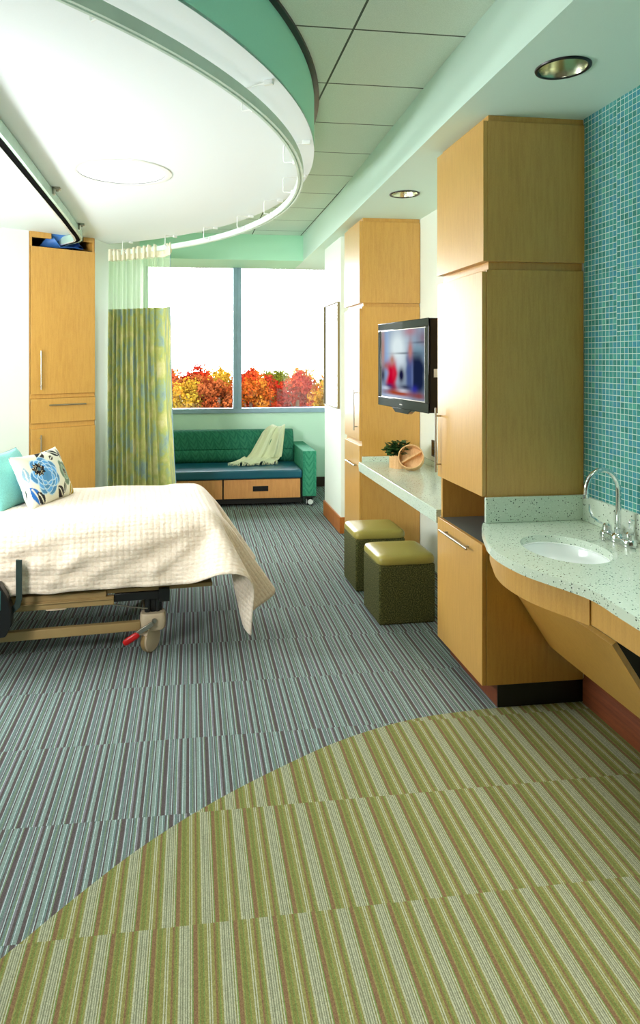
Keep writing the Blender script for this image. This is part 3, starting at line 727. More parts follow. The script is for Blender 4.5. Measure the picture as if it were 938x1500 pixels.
for (cx, cy) in ((-.40, .075), (-.40, .905), (-1.85, .075), (-1.85, .905)):
    part('lift_column', MB().tube([(cx-.02, cy, .215), (cx-.02, cy, .345)], .017, 14).tube([(cx+.035, cy, .215), (cx+.035, cy, .345)], .013, 14).box(cx-.005, cx+.06, cy+.005, cy+.04, .215, .345), M['black'], bed)
    def hs(u, v):
        a = 2*math.pi*u
        pr = [(.2, .222), (.9, .222), (1, .21), (1.03, .17), (.98, .14), (.85, .128), (.2, .126)][round(v*6)]
        c_, s_ = math.cos(a), math.sin(a)
        return (cx+.010+.070*pr[0]*math.copysign(abs(c_)**.55, c_), cy+.048*pr[0]*math.copysign(abs(s_)**.55, s_), pr[1])
    part('caster_housing', MB().grid(hs, 32, 7, True), M['beige'], bed, angle=50)
    wy = Matrix.Translation((cx-.004, cy, .072)) @ Matrix.Rotation(R_(52), 4, 'Z') @ Matrix.Rotation(R_(90), 4, 'X')
    cw = part('caster', MB().lathe([(0, -.022), (.05, -.022), (.066, -.019), (.072, -.010), (.072, .010), (.066, .019), (.05, .022), (0, .022)], 40, (0, 0, 0), wy), M['beige'], bed)
    part('tread', MB().lathe([(.068, -.012), (.0725, -.012), (.0725, .012), (.068, .012)], 40, (0, 0, 0), wy, close=False), M['tan_metal'], cw)
    part('fork', MB().sweep([wy @ Vector((.078*math.cos(a), .078*math.sin(a), 0)) for a in [R_(x) for x in range(30, 151, 15)]], [(.026, .003), (-.026, .003), (-.026, -.003), (.026, -.003)]), M['beige'], cw)
pdl = part('brake_pedal', MB().box(-.012, .012, -.006, .006, -.005, .095, Matrix.Translation((-.475, .0, .135)) @ Matrix.Rotation(R_(60), 4, 'Y')), M['steel'], bed, bevel=.002)
pdm = Matrix.Translation((-.468, .0, .132)) @ Matrix.Rotation(R_(60), 4, 'Y')
part('pedal_grip', MB().lathe([(0, -.095), (.010, -.093), (.015, -.08), (.015, -.02), (.012, -.004), (.008, 0), (0, 0)], 18, (0, 0, 0), pdm, 1.25, .8), tag and M['red'], pdl)['label'] = 'red pedal grip'
part('pivot_bolt', MB().lathe([(0, -.008), (.013, -.008), (.013, .004), (0, .006)], 16, (0, 0, 0), Matrix.Translation((-.385, .018, .188)) @ Matrix.Rotation(R_(90), 4, 'X')), M['steel'], bed)
GM = plain('gunmetal', lin(70,84,80), .35, .8)
part('rail_bar', MB().sweep([(-1.069, -.085, .60), (-1.069, -.085, .48), (-1.069, -.085, .40), (-1.078, -.085, .365), (-1.10, -.085, .345), (-1.16, -.085, .335)], [(.016, .004), (-.016, .004), (-.016, -.004), (.016, -.004)], up=(.3, .95, 0)), GM, bed, bevel=.001)
part('rail_latch', MB().prism([(-1.45, .20), (-1.13, .22), (-1.10, .28), (-1.10, .36), (-1.125, .43), (-1.16, .49), (-1.45, .50)], 0, .07), M['black'], bed, bevel=.008).matrix_local = Matrix(((1, 0, 0, 0), (0, 0, 1, -.12), (0, 1, 0, 0), (0, 0, 0, 1)))
part('rail_arm', MB().box(-1.40, -1.34, -.06, .03, .30, .36), GM, bed, bevel=.004)
part('rail_pad', bx(-1.40, -1.15, -.126, -.119, .36, .46), plain('teal_plastic', lin(60,110,110), .4), bed, bevel=.006)
part('headboard', MB().box(-2.16, -2.11, .0, 1.0, .25, 1.1), M['beige'], bed, bevel=.03, seg=3)

NX, NY = 76, 54
vals = [-1994,-27,389,-1961,-27,389,-1927,-27,389,-1894,-27,389,-1860,-27,389,-1826,-26,389,-1793,-27,389,-1759,-26,389,-1725,-26,389,-1692,-25,389,-1658,-24,389,-1625,-23,389,-1591,-22,389,-1557,-21,389,-1524,-20,389,-1490,-19,389,-1457,-19,389,-1423,-19,389,-1389,-20,389,-1356,-20,389,
-1322,-21,389,-1288,-21,389,-1255,-22,389,-1221,-23,389,-1188,-23,389,-1154,-24,389,-1120,-24,389,-1087,-25,389,-1053,-25,389,-1020,-26,389,-986,-26,389,-952,-27,389,-919,-27,389,-885,-28,389,-851,-28,389,-818,-28,389,-784,-27,389,-751,-27,389,-717,-26,389,-683,-26,389,
-650,-26,389,-616,-27,389,-583,-29,389,-549,-31,390,-515,-33,390,-482,-36,390,-448,-39,390,-415,-43,391,-382,-47,392,-348,-53,393,-316,-60,395,-283,-69,397,-252,-80,400,-221,-94,405,-193,-111,412,-167,-130,421,-145,-153,433,-125,-177,446,-107,-201,460,-87,-225,473,
-61,-245,482,-31,-259,484,1,-264,476,28,-259,456,46,-250,429,52,-239,398,51,-229,366,45,-221,334,37,-213,302,27,-205,271,19,-198,239,10,-190,208,3,-182,176,-3,-173,144,-7,-164,112,-9,-154,80,-1994,-26,420,-1961,-26,420,-1927,-25,420,-1894,-26,420,
-1860,-25,420,-1826,-26,420,-1793,-25,420,-1759,-26,420,-1726,-25,420,-1692,-25,420,-1658,-23,420,-1625,-24,420,-1591,-21,420,-1557,-21,420,-1524,-19,420,-1490,-20,420,-1457,-19,420,-1423,-20,420,-1389,-19,420,-1356,-21,420,-1322,-20,420,-1288,-22,420,-1255,-22,420,-1221,-23,420,
-1188,-23,420,-1154,-23,420,-1120,-24,420,-1087,-24,420,-1053,-25,420,-1020,-24,420,-986,-26,420,-952,-25,420,-919,-27,420,-885,-27,420,-852,-28,420,-818,-26,420,-784,-27,420,-751,-25,420,-717,-25,420,-683,-24,420,-650,-25,420,-616,-25,420,-583,-27,421,-549,-27,421,
-515,-30,421,-482,-31,421,-448,-35,421,-415,-36,421,-381,-41,422,-348,-44,423,-315,-50,424,-282,-57,425,-250,-67,428,-219,-78,432,-189,-94,438,-163,-113,447,-140,-135,458,-121,-159,471,-101,-183,484,-81,-206,497,-54,-225,505,-22,-237,504,9,-238,491,32,-231,469,
44,-221,439,47,-210,407,43,-201,375,36,-192,343,26,-185,312,18,-177,280,8,-170,249,2,-162,217,-6,-153,185,-9,-144,153,-13,-135,121,-15,-125,89,-1994,-25,451,-1961,-24,451,-1927,-26,451,-1894,-24,451,-1860,-26,451,-1826,-24,451,-1793,-26,451,-1759,-24,451,
-1726,-25,451,-1692,-24,451,-1658,-24,451,-1625,-22,451,-1591,-22,451,-1557,-20,451,-1524,-21,451,-1490,-19,451,-1457,-20,451,-1423,-19,451,-1389,-20,451,-1356,-20,451,-1322,-21,451,-1288,-21,451,-1255,-22,451,-1221,-22,451,-1188,-22,451,-1154,-24,451,-1120,-23,451,-1087,-24,451,
-1053,-23,451,-1020,-25,451,-986,-24,451,-952,-26,452,-919,-25,452,-885,-27,452,-852,-26,452,-818,-27,452,-784,-25,452,-751,-25,452,-717,-23,452,-683,-24,452,-650,-23,452,-616,-24,452,-583,-24,452,-549,-26,452,-515,-26,452,-482,-29,452,-448,-29,452,-415,-32,452,
-381,-33,452,-348,-37,453,-314,-40,454,-281,-46,455,-248,-53,456,-217,-64,460,-186,-78,465,-159,-96,472,-135,-117,483,-114,-140,495,-96,-165,510,-74,-187,521,-46,-205,527,-14,-213,523,15,-211,506,33,-202,480,41,-191,449,40,-181,417,35,-172,385,25,-165,353,
17,-157,321,7,-150,290,-1,-142,258,-8,-133,227,-12,-124,194,-17,-115,162,-18,-105,130,-19,-96,98,-1994,-24,482,-1961,-25,482,-1927,-23,482,-1894,-25,482,-1860,-24,482,-1826,-25,482,-1793,-24,482,-1759,-25,482,-1726,-23,482,-1692,-24,482,-1658,-23,482,-1625,-23,482,
-1591,-21,482,-1557,-21,482,-1524,-20,482,-1490,-20,482,-1457,-19,482,-1423,-20,482,-1389,-19,482,-1356,-21,482,-1322,-20,482,-1289,-22,482,-1255,-21,482,-1221,-22,482,-1188,-23,482,-1154,-22,482,-1120,-23,483,-1087,-22,483,-1053,-24,483,-1020,-23,483,-986,-24,483,-952,-24,483,
-919,-25,483,-885,-25,483,-852,-26,483,-818,-24,483,-784,-25,483,-751,-23,483,-717,-24,483,-683,-22,483,-650,-23,483,-616,-22,483,-583,-24,483,-549,-23,483,-515,-25,483,-482,-25,483,-448,-27,483,-415,-27,483,-381,-29,483,-347,-30,483,-314,-33,484,-281,-36,484,
-248,-43,486,-215,-50,488,-184,-63,492,-155,-79,498,-130,-99,508,-110,-123,521,-90,-147,534,-67,-169,545,-38,-184,549,-6,-189,541,19,-183,519,33,-173,490,35,-162,458,31,-153,426,23,-145,394,15,-137,363,5,-130,331,-3,-122,300,-11,-114,268,-15,-104,236,
-19,-95,204,-20,-85,171,-22,-76,139,-21,-66,107,-1994,-23,513,-1961,-23,513,-1927,-24,513,-1894,-23,513,-1860,-24,513,-1826,-23,513,-1793,-24,513,-1759,-23,513,-1726,-24,513,-1692,-22,513,-1658,-23,513,-1625,-21,513,-1591,-22,513,-1557,-20,513,-1524,-21,513,-1490,-19,513,
-1457,-20,513,-1423,-19,513,-1389,-21,513,-1356,-20,513,-1322,-21,514,-1289,-21,514,-1255,-22,514,-1221,-21,514,-1188,-21,514,-1154,-23,514,-1121,-21,514,-1087,-23,514,-1053,-22,514,-1020,-23,514,-986,-22,514,-952,-24,514,-919,-23,514,-885,-25,514,-852,-24,514,-818,-25,514,
-784,-23,514,-751,-24,514,-717,-22,514,-684,-22,514,-650,-21,514,-616,-22,514,-583,-21,514,-549,-23,514,-515,-22,514,-482,-24,514,-448,-23,514,-415,-25,514,-381,-24,514,-348,-26,514,-314,-27,514,-280,-30,515,-247,-33,515,-214,-39,517,-182,-48,519,-151,-62,524,
-126,-82,534,-104,-105,545,-85,-129,559,-60,-149,568,-29,-162,570,2,-163,556,22,-154,531,29,-143,500,27,-133,468,20,-125,436,12,-117,404,2,-110,373,-5,-102,341,-13,-94,309,-17,-85,277,-21,-75,245,-22,-65,213,-23,-56,181,-20,-46,148,-18,-36,116,
-1994,-22,544,-1961,-23,544,-1927,-22,544,-1894,-23,544,-1860,-22,544,-1826,-23,545,-1793,-22,544,-1759,-23,545,-1726,-22,545,-1692,-23,545,-1658,-21,545,-1625,-22,545,-1591,-20,545,-1557,-21,545,-1524,-20,545,-1490,-21,545,-1457,-19,545,-1423,-21,545,-1389,-20,545,-1356,-21,545,
-1322,-20,545,-1289,-21,545,-1255,-20,545,-1221,-21,545,-1188,-21,545,-1154,-21,545,-1121,-22,545,-1087,-21,545,-1053,-22,545,-1020,-21,545,-986,-23,545,-952,-22,545,-919,-23,545,-885,-22,545,-852,-23,545,-818,-22,545,-784,-23,545,-751,-21,545,-717,-22,545,-684,-21,545,
-650,-22,545,-616,-20,545,-583,-22,545,-549,-21,545,-516,-22,545,-482,-21,545,-448,-23,545,-415,-22,545,-381,-23,545,-348,-22,545,-314,-24,546,-280,-24,546,-247,-27,546,-213,-29,546,-180,-36,548,-149,-47,551,-121,-64,559,-100,-87,571,-79,-110,583,-53,-130,592,
-21,-139,589,7,-135,570,20,-125,541,22,-114,509,16,-106,477,8,-98,446,-2,-91,414,-9,-83,382,-16,-74,350,-20,-65,318,-22,-55,286,-22,-45,254,-22,-36,222,-18,-26,190,-15,-16,158,-10,-7,126,-1994,-21,576,-1961,-20,576,-1927,-21,576,-1894,-20,576,
-1860,-22,576,-1826,-20,576,-1793,-22,576,-1759,-20,576,-1726,-22,576,-1692,-20,576,-1658,-21,576,-1625,-20,576,-1591,-21,576,-1558,-20,576,-1524,-20,576,-1490,-19,576,-1457,-20,576,-1423,-19,576,-1389,-21,576,-1356,-20,576,-1322,-21,576,-1289,-20,576,-1255,-21,576,-1221,-20,576,
-1188,-20,576,-1154,-21,576,-1121,-20,576,-1087,-21,576,-1053,-20,576,-1020,-21,576,-986,-20,576,-952,-22,576,-919,-21,576,-885,-22,576,-852,-21,576,-818,-22,576,-784,-21,576,-751,-21,576,-717,-20,576,-684,-21,576,-650,-20,576,-616,-21,576,-583,-20,576,-549,-21,576,
-516,-20,576,-482,-21,577,-448,-20,577,-415,-21,577,-381,-20,577,-348,-21,577,-314,-20,577,-280,-22,577,-247,-21,577,-213,-23,577,-180,-26,577,-147,-33,579,-118,-48,585,-94,-69,596,-73,-92,608,-45,-110,614,-13,-114,606,9,-107,582,16,-96,551,11,-87,519,
4,-79,487,-5,-72,456,-12,-63,424,-19,-55,392,-21,-45,360,-23,-35,327,-22,-25,295,-19,-16,263,-15,-7,231,-10,3,199,-3,11,167,3,19,135,-1994,-19,607,-1961,-19,607,-1927,-19,607,-1894,-20,607,-1860,-19,607,-1826,-20,607,-1793,-19,607,-1759,-20,607,
-1726,-19,607,-1692,-20,607,-1658,-19,607,-1625,-20,607,-1591,-18,607,-1558,-19,607,-1524,-18,607,-1490,-19,607,-1457,-18,607,-1423,-19,607,-1389,-18,607,-1356,-20,607,-1322,-19,607,-1289,-20,607,-1255,-18,607,-1221,-19,607,-1188,-19,607,-1154,-18,607,-1121,-20,607,-1087,-19,607,
-1053,-20,607,-1020,-19,607,-986,-20,607,-952,-19,607,-919,-20,607,-885,-19,607,-852,-20,607,-818,-19,607,-784,-20,608,-751,-19,607,-717,-20,608,-684,-18,607,-650,-19,608,-616,-18,608,-583,-19,608,-549,-18,608,-516,-19,608,-482,-18,608,-448,-19,608,-415,-18,608,
-381,-19,608,-348,-18,608,-314,-19,608,-281,-18,608,-247,-19,608,-214,-19,608,-180,-20,608,-147,-22,608,-115,-32,612,-90,-53,622,-67,-74,633,-37,-88,636,-7,-88,621,8,-78,593,6,-68,561,-1,-60,529,-10,-53,497,-16,-44,465,-21,-35,433,-22,-25,401,
-22,-15,369,-19,-6,336,-15,4,304,-9,12,272,-3,21,240,5,28,209,13,35,177,22,42,145,-1994,-16,638,-1961,-16,638,-1927,-16,638,-1894,-16,638,-1860,-16,638,-1826,-16,638,-1793,-16,638,-1759,-16,638,-1726,-16,638,-1692,-16,638,-1658,-16,638,-1625,-16,638,
-1591,-16,638,-1558,-16,638,-1524,-16,638,-1490,-16,638,-1457,-16,638,-1423,-16,638,-1389,-16,638,-1356,-16,638,-1322,-16,638,-1289,-16,638,-1255,-16,638,-1221,-16,638,-1188,-16,638,-1154,-16,638,-1121,-16,638,-1087,-16,638,-1053,-16,638,-1020,-16,638,-986,-16,638,-952,-16,638,
-919,-16,638,-885,-16,638,-852,-16,638,-818,-16,639,-784,-16,638,-751,-16,639,-717,-16,639,-684,-16,639,-650,-16,639,-616,-16,639,-583,-16,639,-549,-16,639,-516,-16,639,-482,-16,639,-448,-16,639,-415,-16,639,-381,-16,639,-348,-16,639,-314,-16,639,-281,-16,639,
-247,-16,639,-214,-16,639,-180,-16,639,-147,-16,639,-114,-19,640,-87,-37,648,-61,-56,658,-29,-65,655,-4,-59,634,0,-49,602,-6,-41,570,-14,-34,538,-19,-25,506,-22,-15,474,-21,-5,442,-19,5,410,-14,13,378,-8,22,346,-1,30,314,7,37,282,
17,43,250,25,49,218,36,54,187,45,60,155,-1995,-10,669,-1961,-10,669,-1927,-10,669,-1894,-10,669,-1860,-10,669,-1827,-10,669,-1793,-10,669,-1759,-10,669,-1726,-10,669,-1692,-10,669,-1658,-10,669,-1625,-10,669,-1591,-10,669,-1558,-10,669,-1524,-10,669,-1490,-10,669,
-1457,-10,669,-1423,-10,669,-1390,-10,669,-1356,-10,669,-1322,-10,669,-1289,-10,669,-1255,-10,669,-1222,-10,669,-1188,-10,669,-1154,-10,669,-1121,-10,669,-1087,-10,669,-1053,-10,669,-1020,-10,669,-986,-10,669,-953,-10,669,-919,-10,669,-885,-10,669,-852,-10,669,-818,-10,669,
-784,-10,669,-751,-10,669,-717,-10,669,-684,-10,669,-650,-10,669,-616,-10,669,-583,-10,669,-549,-10,669,-516,-10,670,-482,-10,670,-448,-10,670,-415,-10,670,-382,-10,670,-348,-10,670,-315,-10,670,-281,-10,670,-248,-10,670,-214,-10,669,-181,-10,669,-148,-10,669,
-114,-10,669,-85,-23,676,-55,-37,681,-23,-39,671,-7,-30,644,-11,-22,612,-18,-14,580,-21,-5,548,-20,5,516,-17,14,484,-13,24,451,-6,31,419,1,39,387,10,45,356,19,51,324,30,56,292,40,61,260,50,65,229,61,70,197,71,74,165,
-1995,3,697,-1961,3,697,-1927,3,697,-1894,3,697,-1860,3,697,-1827,3,697,-1793,3,697,-1759,3,697,-1726,3,697,-1692,3,697,-1659,3,697,-1625,3,697,-1591,3,697,-1558,3,697,-1524,3,697,-1490,3,697,-1457,3,697,-1423,3,697,-1390,3,697,-1356,3,697,
-1322,3,697,-1289,3,697,-1255,3,697,-1222,3,697,-1188,3,697,-1154,3,697,-1121,3,697,-1087,3,697,-1053,3,697,-1020,3,697,-986,3,697,-953,3,697,-919,3,697,-885,3,697,-852,3,697,-818,3,697,-784,3,697,-751,3,697,-717,3,698,-684,3,698,
-650,3,698,-616,3,698,-583,3,698,-549,3,698,-516,3,698,-482,3,698,-448,3,698,-415,3,698,-381,4,698,-348,4,698,-314,4,698,-281,4,698,-247,3,698,-214,3,698,-181,3,698,-147,3,698,-114,3,698,-83,-7,702,-50,-12,700,-21,-10,684,
-13,-1,653,-20,6,621,-19,15,589,-14,24,557,-8,32,525,-2,40,493,5,47,461,13,54,429,24,58,397,33,63,366,44,67,334,55,71,302,66,74,271,77,78,239,88,81,208,98,85,176,-1995,23,721,-1961,22,721,-1928,22,721,-1894,22,721,
-1860,22,721,-1827,22,721,-1793,22,721,-1759,22,721,-1726,22,721,-1692,23,721,-1659,23,721,-1625,23,721,-1591,23,721,-1558,23,721,-1524,23,721,-1491,23,721,-1457,23,721,-1423,23,721,-1390,23,721,-1356,23,721,-1322,23,721,-1289,23,721,-1255,23,721,-1222,23,721,
-1188,23,721,-1154,23,721,-1121,23,721,-1087,23,721,-1054,23,721,-1020,23,721,-986,23,721,-953,23,721,-919,23,721,-885,23,721,-852,23,721,-818,23,721,-784,24,721,-751,24,721,-717,24,721,-684,24,721,-650,23,721,-616,23,721,-583,23,721,-549,24,721,
-515,24,721,-482,24,721,-448,24,721,-415,24,721,-381,24,721,-347,24,722,-314,24,722,-280,23,721,-247,23,722,-213,23,722,-180,23,721,-146,23,721,-113,21,723,-80,18,721,-48,17,712,-20,19,694,-17,27,662,-8,33,631,-3,40,599,3,48,567,
10,55,535,18,61,503,27,67,471,38,70,439,48,75,408,60,77,376,70,81,345,82,83,313,93,86,281,104,89,250,115,93,218,125,96,186,-1995,49,738,-1961,49,739,-1928,49,739,-1894,49,739,-1860,49,739,-1827,49,739,-1793,49,739,-1760,49,739,
-1726,49,739,-1692,49,739,-1659,49,739,-1625,49,739,-1591,49,739,-1558,49,739,-1524,49,739,-1491,49,739,-1457,49,739,-1423,49,739,-1390,49,739,-1356,49,739,-1322,49,739,-1289,49,739,-1255,49,739,-1222,49,739,-1188,49,739,-1154,49,739,-1121,49,739,-1087,49,739,
-1053,49,739,-1020,49,739,-986,49,739,-953,49,739,-919,49,739,-885,50,739,-852,50,739,-818,50,739,-784,50,739,-751,50,739,-717,50,739,-684,50,739,-650,50,739,-616,50,739,-583,50,739,-549,50,739,-515,50,739,-482,50,739,-448,50,739,-414,50,739,
-381,50,739,-347,50,739,-313,50,739,-280,50,739,-246,49,739,-212,49,739,-178,49,739,-144,48,741,-110,47,740,-76,46,736,-45,46,724,-18,49,704,-2,52,674,8,57,641,15,63,609,22,70,577,31,75,545,41,80,513,51,83,481,62,87,450,
73,89,418,84,93,386,96,95,355,107,98,323,118,101,292,129,104,260,140,107,228,151,111,197,-1995,79,748,-1961,79,748,-1927,79,748,-1894,79,748,-1860,79,748,-1827,79,748,-1793,79,748,-1759,79,748,-1726,79,748,-1692,79,748,-1659,79,748,-1625,79,748,
-1591,79,748,-1558,79,748,-1524,79,748,-1490,79,748,-1457,79,748,-1423,79,748,-1390,79,748,-1356,79,748,-1322,79,748,-1289,79,748,-1255,79,748,-1222,79,748,-1188,79,748,-1154,79,748,-1121,79,748,-1087,79,748,-1053,79,748,-1020,79,748,-986,79,748,-953,79,748,
-919,79,748,-885,79,748,-852,80,748,-818,80,748,-784,80,748,-751,80,748,-717,80,748,-683,80,748,-650,80,748,-616,80,748,-582,80,748,-549,80,748,-515,80,748,-481,80,748,-448,80,748,-414,80,748,-380,80,748,-347,80,748,-313,80,748,-279,80,748,
-245,79,747,-212,79,748,-178,79,748,-144,79,747,-109,78,749,-73,77,746,-43,77,732,-15,79,710,3,82,681,16,86,649,29,89,618,40,93,586,51,97,555,62,100,523,73,104,491,84,107,459,95,110,428,106,113,396,117,116,364,128,119,333,
138,123,301,149,126,269,160,129,238,171,132,206,-1995,110,751,-1961,110,751,-1927,110,752,-1894,110,752,-1860,110,751,-1827,110,751,-1793,110,751,-1759,110,751,-1726,110,751,-1692,110,751,-1659,110,751,-1625,110,751,-1591,110,751,-1558,110,751,-1524,110,751,-1491,110,751,
-1457,110,751,-1423,110,751,-1390,110,751,-1356,110,751,-1322,110,751,-1289,110,751,-1255,110,751,-1222,110,751,-1188,110,751,-1154,110,751,-1121,110,751,-1087,110,751,-1053,110,751,-1020,110,751,-986,110,751,-953,110,751,-919,111,751,-885,111,751,-852,111,751,-818,111,751,
-784,111,751,-751,111,751,-717,111,751,-683,111,751,-650,111,751,-616,111,751,-582,111,751,-549,111,751,-515,111,751,-481,111,751,-448,111,751,-414,111,751,-380,111,751,-347,111,751,-313,111,751,-279,110,751,-245,110,751,-211,110,751,-178,110,751,-143,109,751,
-109,110,753,-74,110,747,-42,111,736,-13,111,716,5,113,685,21,116,655,37,118,625,51,121,594,63,124,562,75,127,530,86,131,499,96,134,467,107,138,435,118,141,403,128,144,371,139,148,339,149,151,308,160,154,276,171,158,244,181,161,213,
-1994,141,751,-1961,141,751,-1927,141,751,-1894,141,751,-1860,141,751,-1826,141,751,-1793,141,751,-1759,141,751,-1726,141,751,-1692,141,751,-1658,141,751,-1625,141,751,-1591,141,751,-1558,141,751,-1524,141,751,-1490,141,751,-1457,141,751,-1423,141,751,-1390,141,751,-1356,141,751,
-1322,141,751,-1289,141,751,-1255,141,751,-1221,141,751,-1188,141,751,-1154,142,751,-1121,142,751,-1087,142,751,-1053,142,751,-1020,142,751,-986,142,751,-952,142,751,-919,142,751,-885,142,751,-852,142,751,-818,142,751,-784,142,751,-751,142,751,-717,142,751,-683,142,751,
-650,142,751,-616,142,751,-582,142,751,-549,142,751,-515,142,751,-481,142,751,-448,142,751,-414,142,751,-380,142,751,-346,142,751,-313,142,751,-279,142,751,-245,142,751,-211,141,751,-177,141,751,-144,141,751,-109,141,752,-75,141,748,-43,142,737,-16,143,715,
3,144,686,21,146,657,38,149,628,51,152,597,62,155,565,73,158,533,84,162,501,95,165,469,105,168,438,116,172,406,126,175,374,137,179,342,147,182,310,158,185,278,168,189,247,179,192,215,-1994,172,751,-1961,172,751,-1927,172,751,-1894,172,751,
-1860,172,751,-1827,172,751,-1793,172,751,-1759,172,751,-1726,172,751,-1692,172,751,-1659,172,751,-1625,172,751,-1591,172,751,-1558,172,751,-1524,172,751,-1490,172,751,-1457,172,751,-1423,172,751,-1390,172,751,-1356,172,751,-1322,173,751,-1289,173,751,-1255,173,751,-1222,173,751,
-1188,173,751,-1154,173,751,-1121,173,751,-1087,173,751,-1053,173,751,-1020,173,751,-986,173,751,-952,173,751,-919,173,751,-885,173,751,-852,173,751,-818,173,751,-784,173,751,-751,173,751,-717,173,751,-683,173,751,-650,173,751,-616,173,751,-582,173,751,-549,173,751,
-515,173,751,-481,173,751,-448,173,751,-414,173,751,-380,173,751,-346,173,751,-313,173,751,-279,173,751,-245,173,751,-211,172,751,-177,172,751,-144,172,751,-110,172,752,-76,172,748,-44,173,737,-17,174,717,3,175,688,20,177,660,32,179,628,41,181,595,
50,183,563,60,186,531,70,189,499,81,193,468,92,196,436,103,200,404,113,203,372,124,207,341,134,210,309,145,214,277,155,217,245,165,220,213,-1994,203,751,-1961,203,751,-1927,203,751,-1894,203,751,-1860,203,751,-1827,203,751,-1793,203,751,-1759,203,751,
-1726,203,751,-1692,203,751,-1659,203,751,-1625,203,751,-1591,203,751,-1558,203,751,-1524,204,751,-1491,204,751,-1457,204,751,-1423,204,751,-1390,204,751,-1356,204,751,-1322,204,751,-1289,204,751,-1255,204,751,-1222,204,751,-1188,204,751,-1154,204,751,-1121,204,751,-1087,204,751,
-1053,204,751,-1020,204,751,-986,204,751,-952,204,751,-919,204,751,-885,204,751,-852,204,751,-818,204,751,-784,204,751,-751,204,751,-717,204,751,-683,204,751,-650,204,751,-616,204,751,-582,204,751,-549,204,751,-515,204,751,-481,204,751,-448,204,751,-414,204,751,
-380,204,751,-346,204,751,-313,204,751,-279,204,751,-245,204,751,-211,204,751,-178,203,751,-144,203,751,-110,203,752,-77,203,748,-45,204,737,-17,205,718,3,206,690,13,207,658,18,207,625,24,207,592,33,209,560,41,211,527,52,214,496,61,217,464,
73,221,432,83,224,400,94,228,369,104,231,337,115,235,305,125,237,273,136,241,242,146,244,210,-1994,234,751,-1961,234,751,-1927,234,751,-1894,234,751,-1860,234,751,-1827,234,751,-1793,234,751,-1759,234,751,-1726,234,751,-1692,235,751,-1659,235,751,-1625,235,751,
-1591,235,751,-1558,235,751,-1524,235,751,-1491,235,751,-1457,235,751,-1423,235,751,-1390,235,751,-1356,235,751,-1322,235,751,-1289,235,751,-1255,235,751,-1222,235,751,-1188,235,751,-1154,235,751,-1121,235,751,-1087,235,751,-1053,235,751,-1020,235,751,-986,235,751,-952,235,751,
-919,235,751,-885,235,751,-852,235,751,-818,235,751,-784,235,751,-751,235,751,-717,235,751,-683,235,751,-650,235,751,-616,235,751,-582,235,751,-549,235,751,-515,235,751,-481,235,751,-448,235,751,-414,235,751,-380,235,751,-346,235,751,-313,235,751,-279,235,751,
-245,235,751,-212,235,751,-178,235,751,-144,235,751,-110,235,752,-77,235,748,-45,235,737,-18,236,717,2,237,690,13,238,658,17,238,625,17,237,591,20,237,558,26,238,525,33,239,492,43,242,460,52,244,428,63,247,396,73,250,364,84,254,332,
93,256,300,104,260,269,114,263,237,124,266,205,-1995,266,751,-1961,266,751,-1927,266,751,-1894,266,751,-1860,266,751,-1827,266,751,-1793,266,751,-1759,266,751,-1726,266,751,-1692,266,751,-1659,266,751,-1625,266,751,-1591,266,751,-1558,266,751,-1524,266,751,-1491,266,751,
-1457,266,751,-1423,266,751,-1390,266,751,-1356,266,751,-1322,266,751,-1289,266,751,-1255,266,751,-1222,266,751,-1188,266,751,-1154,266,751,-1121,266,751,-1087,266,751,-1053,266,751,-1020,266,751,-986,266,751,-952,266,751,-919,266,751,-885,266,751,-852,266,751,-818,266,751,
-784,267,751,-751,267,751,-717,267,751,-683,267,751,-650,267,751,-616,267,751,-582,267,751,-549,267,751,-515,267,751,-481,267,751,-448,267,751,-414,266,751,-380,266,751,-346,266,751,-313,266,751,-279,266,751,-245,266,751,-212,266,751,-178,266,751,-144,266,751,
-111,266,751,-77,266,748,-45,266,737,-18,267,717,2,268,690,13,268,658,16,268,625,16,268,591,16,268,558,18,268,524,22,268,491,28,269,458,36,270,425,44,272,392,54,275,360,63,277,328,73,280,296,83,282,264,93,285,232,103,288,200,
-1995,297,751,-1961,297,751,-1927,297,751,-1894,297,751,-1860,297,751,-1827,297,751,-1793,297,751,-1759,297,751,-1726,297,751,-1692,297,751,-1659,297,751,-1625,297,751,-1591,297,751,-1558,297,751,-1524,297,751,-1491,297,751,-1457,297,751,-1423,297,751,-1390,297,751,-1356,297,751,
-1322,297,751,-1289,297,751,-1255,297,751,-1222,297,751,-1188,297,751,-1154,297,751,-1121,297,751,-1087,297,751,-1053,297,751,-1020,297,751,-986,298,751,-952,298,751,-919,298,751,-885,298,751,-852,298,751,-818,298,751,-784,298,751,-751,298,751,-717,298,751,-683,298,751,
-650,298,751,-616,298,751,-582,298,751,-549,298,751,-515,298,751,-481,298,751,-448,298,751,-414,298,751,-380,298,751,-347,298,751,-313,298,751,-279,297,751,-246,297,751,-212,297,751,-178,297,751,-145,297,751,-111,297,751,-77,297,748,-46,298,737,-18,298,718,
2,299,690,13,299,658,17,299,625,16,299,591,16,299,558,16,299,524,17,299,490,20,299,457,24,299,423,31,300,391,38,301,358,47,303,325,55,305,293,65,307,260,73,309,228,83,312,196,-1995,328,751,-1961,328,751,-1927,328,751,-1894,328,751,
-1860,328,751,-1827,328,751,-1793,328,751,-1759,328,751,-1726,328,751,-1692,328,751,-1659,328,751,-1625,328,751,-1591,328,751,-1558,328,751,-1524,328,751,-1491,328,751,-1457,328,751,-1423,328,751,-1390,328,751,-1356,328,751,-1322,328,751,-1289,328,751,-1255,328,751,-1222,328,751,
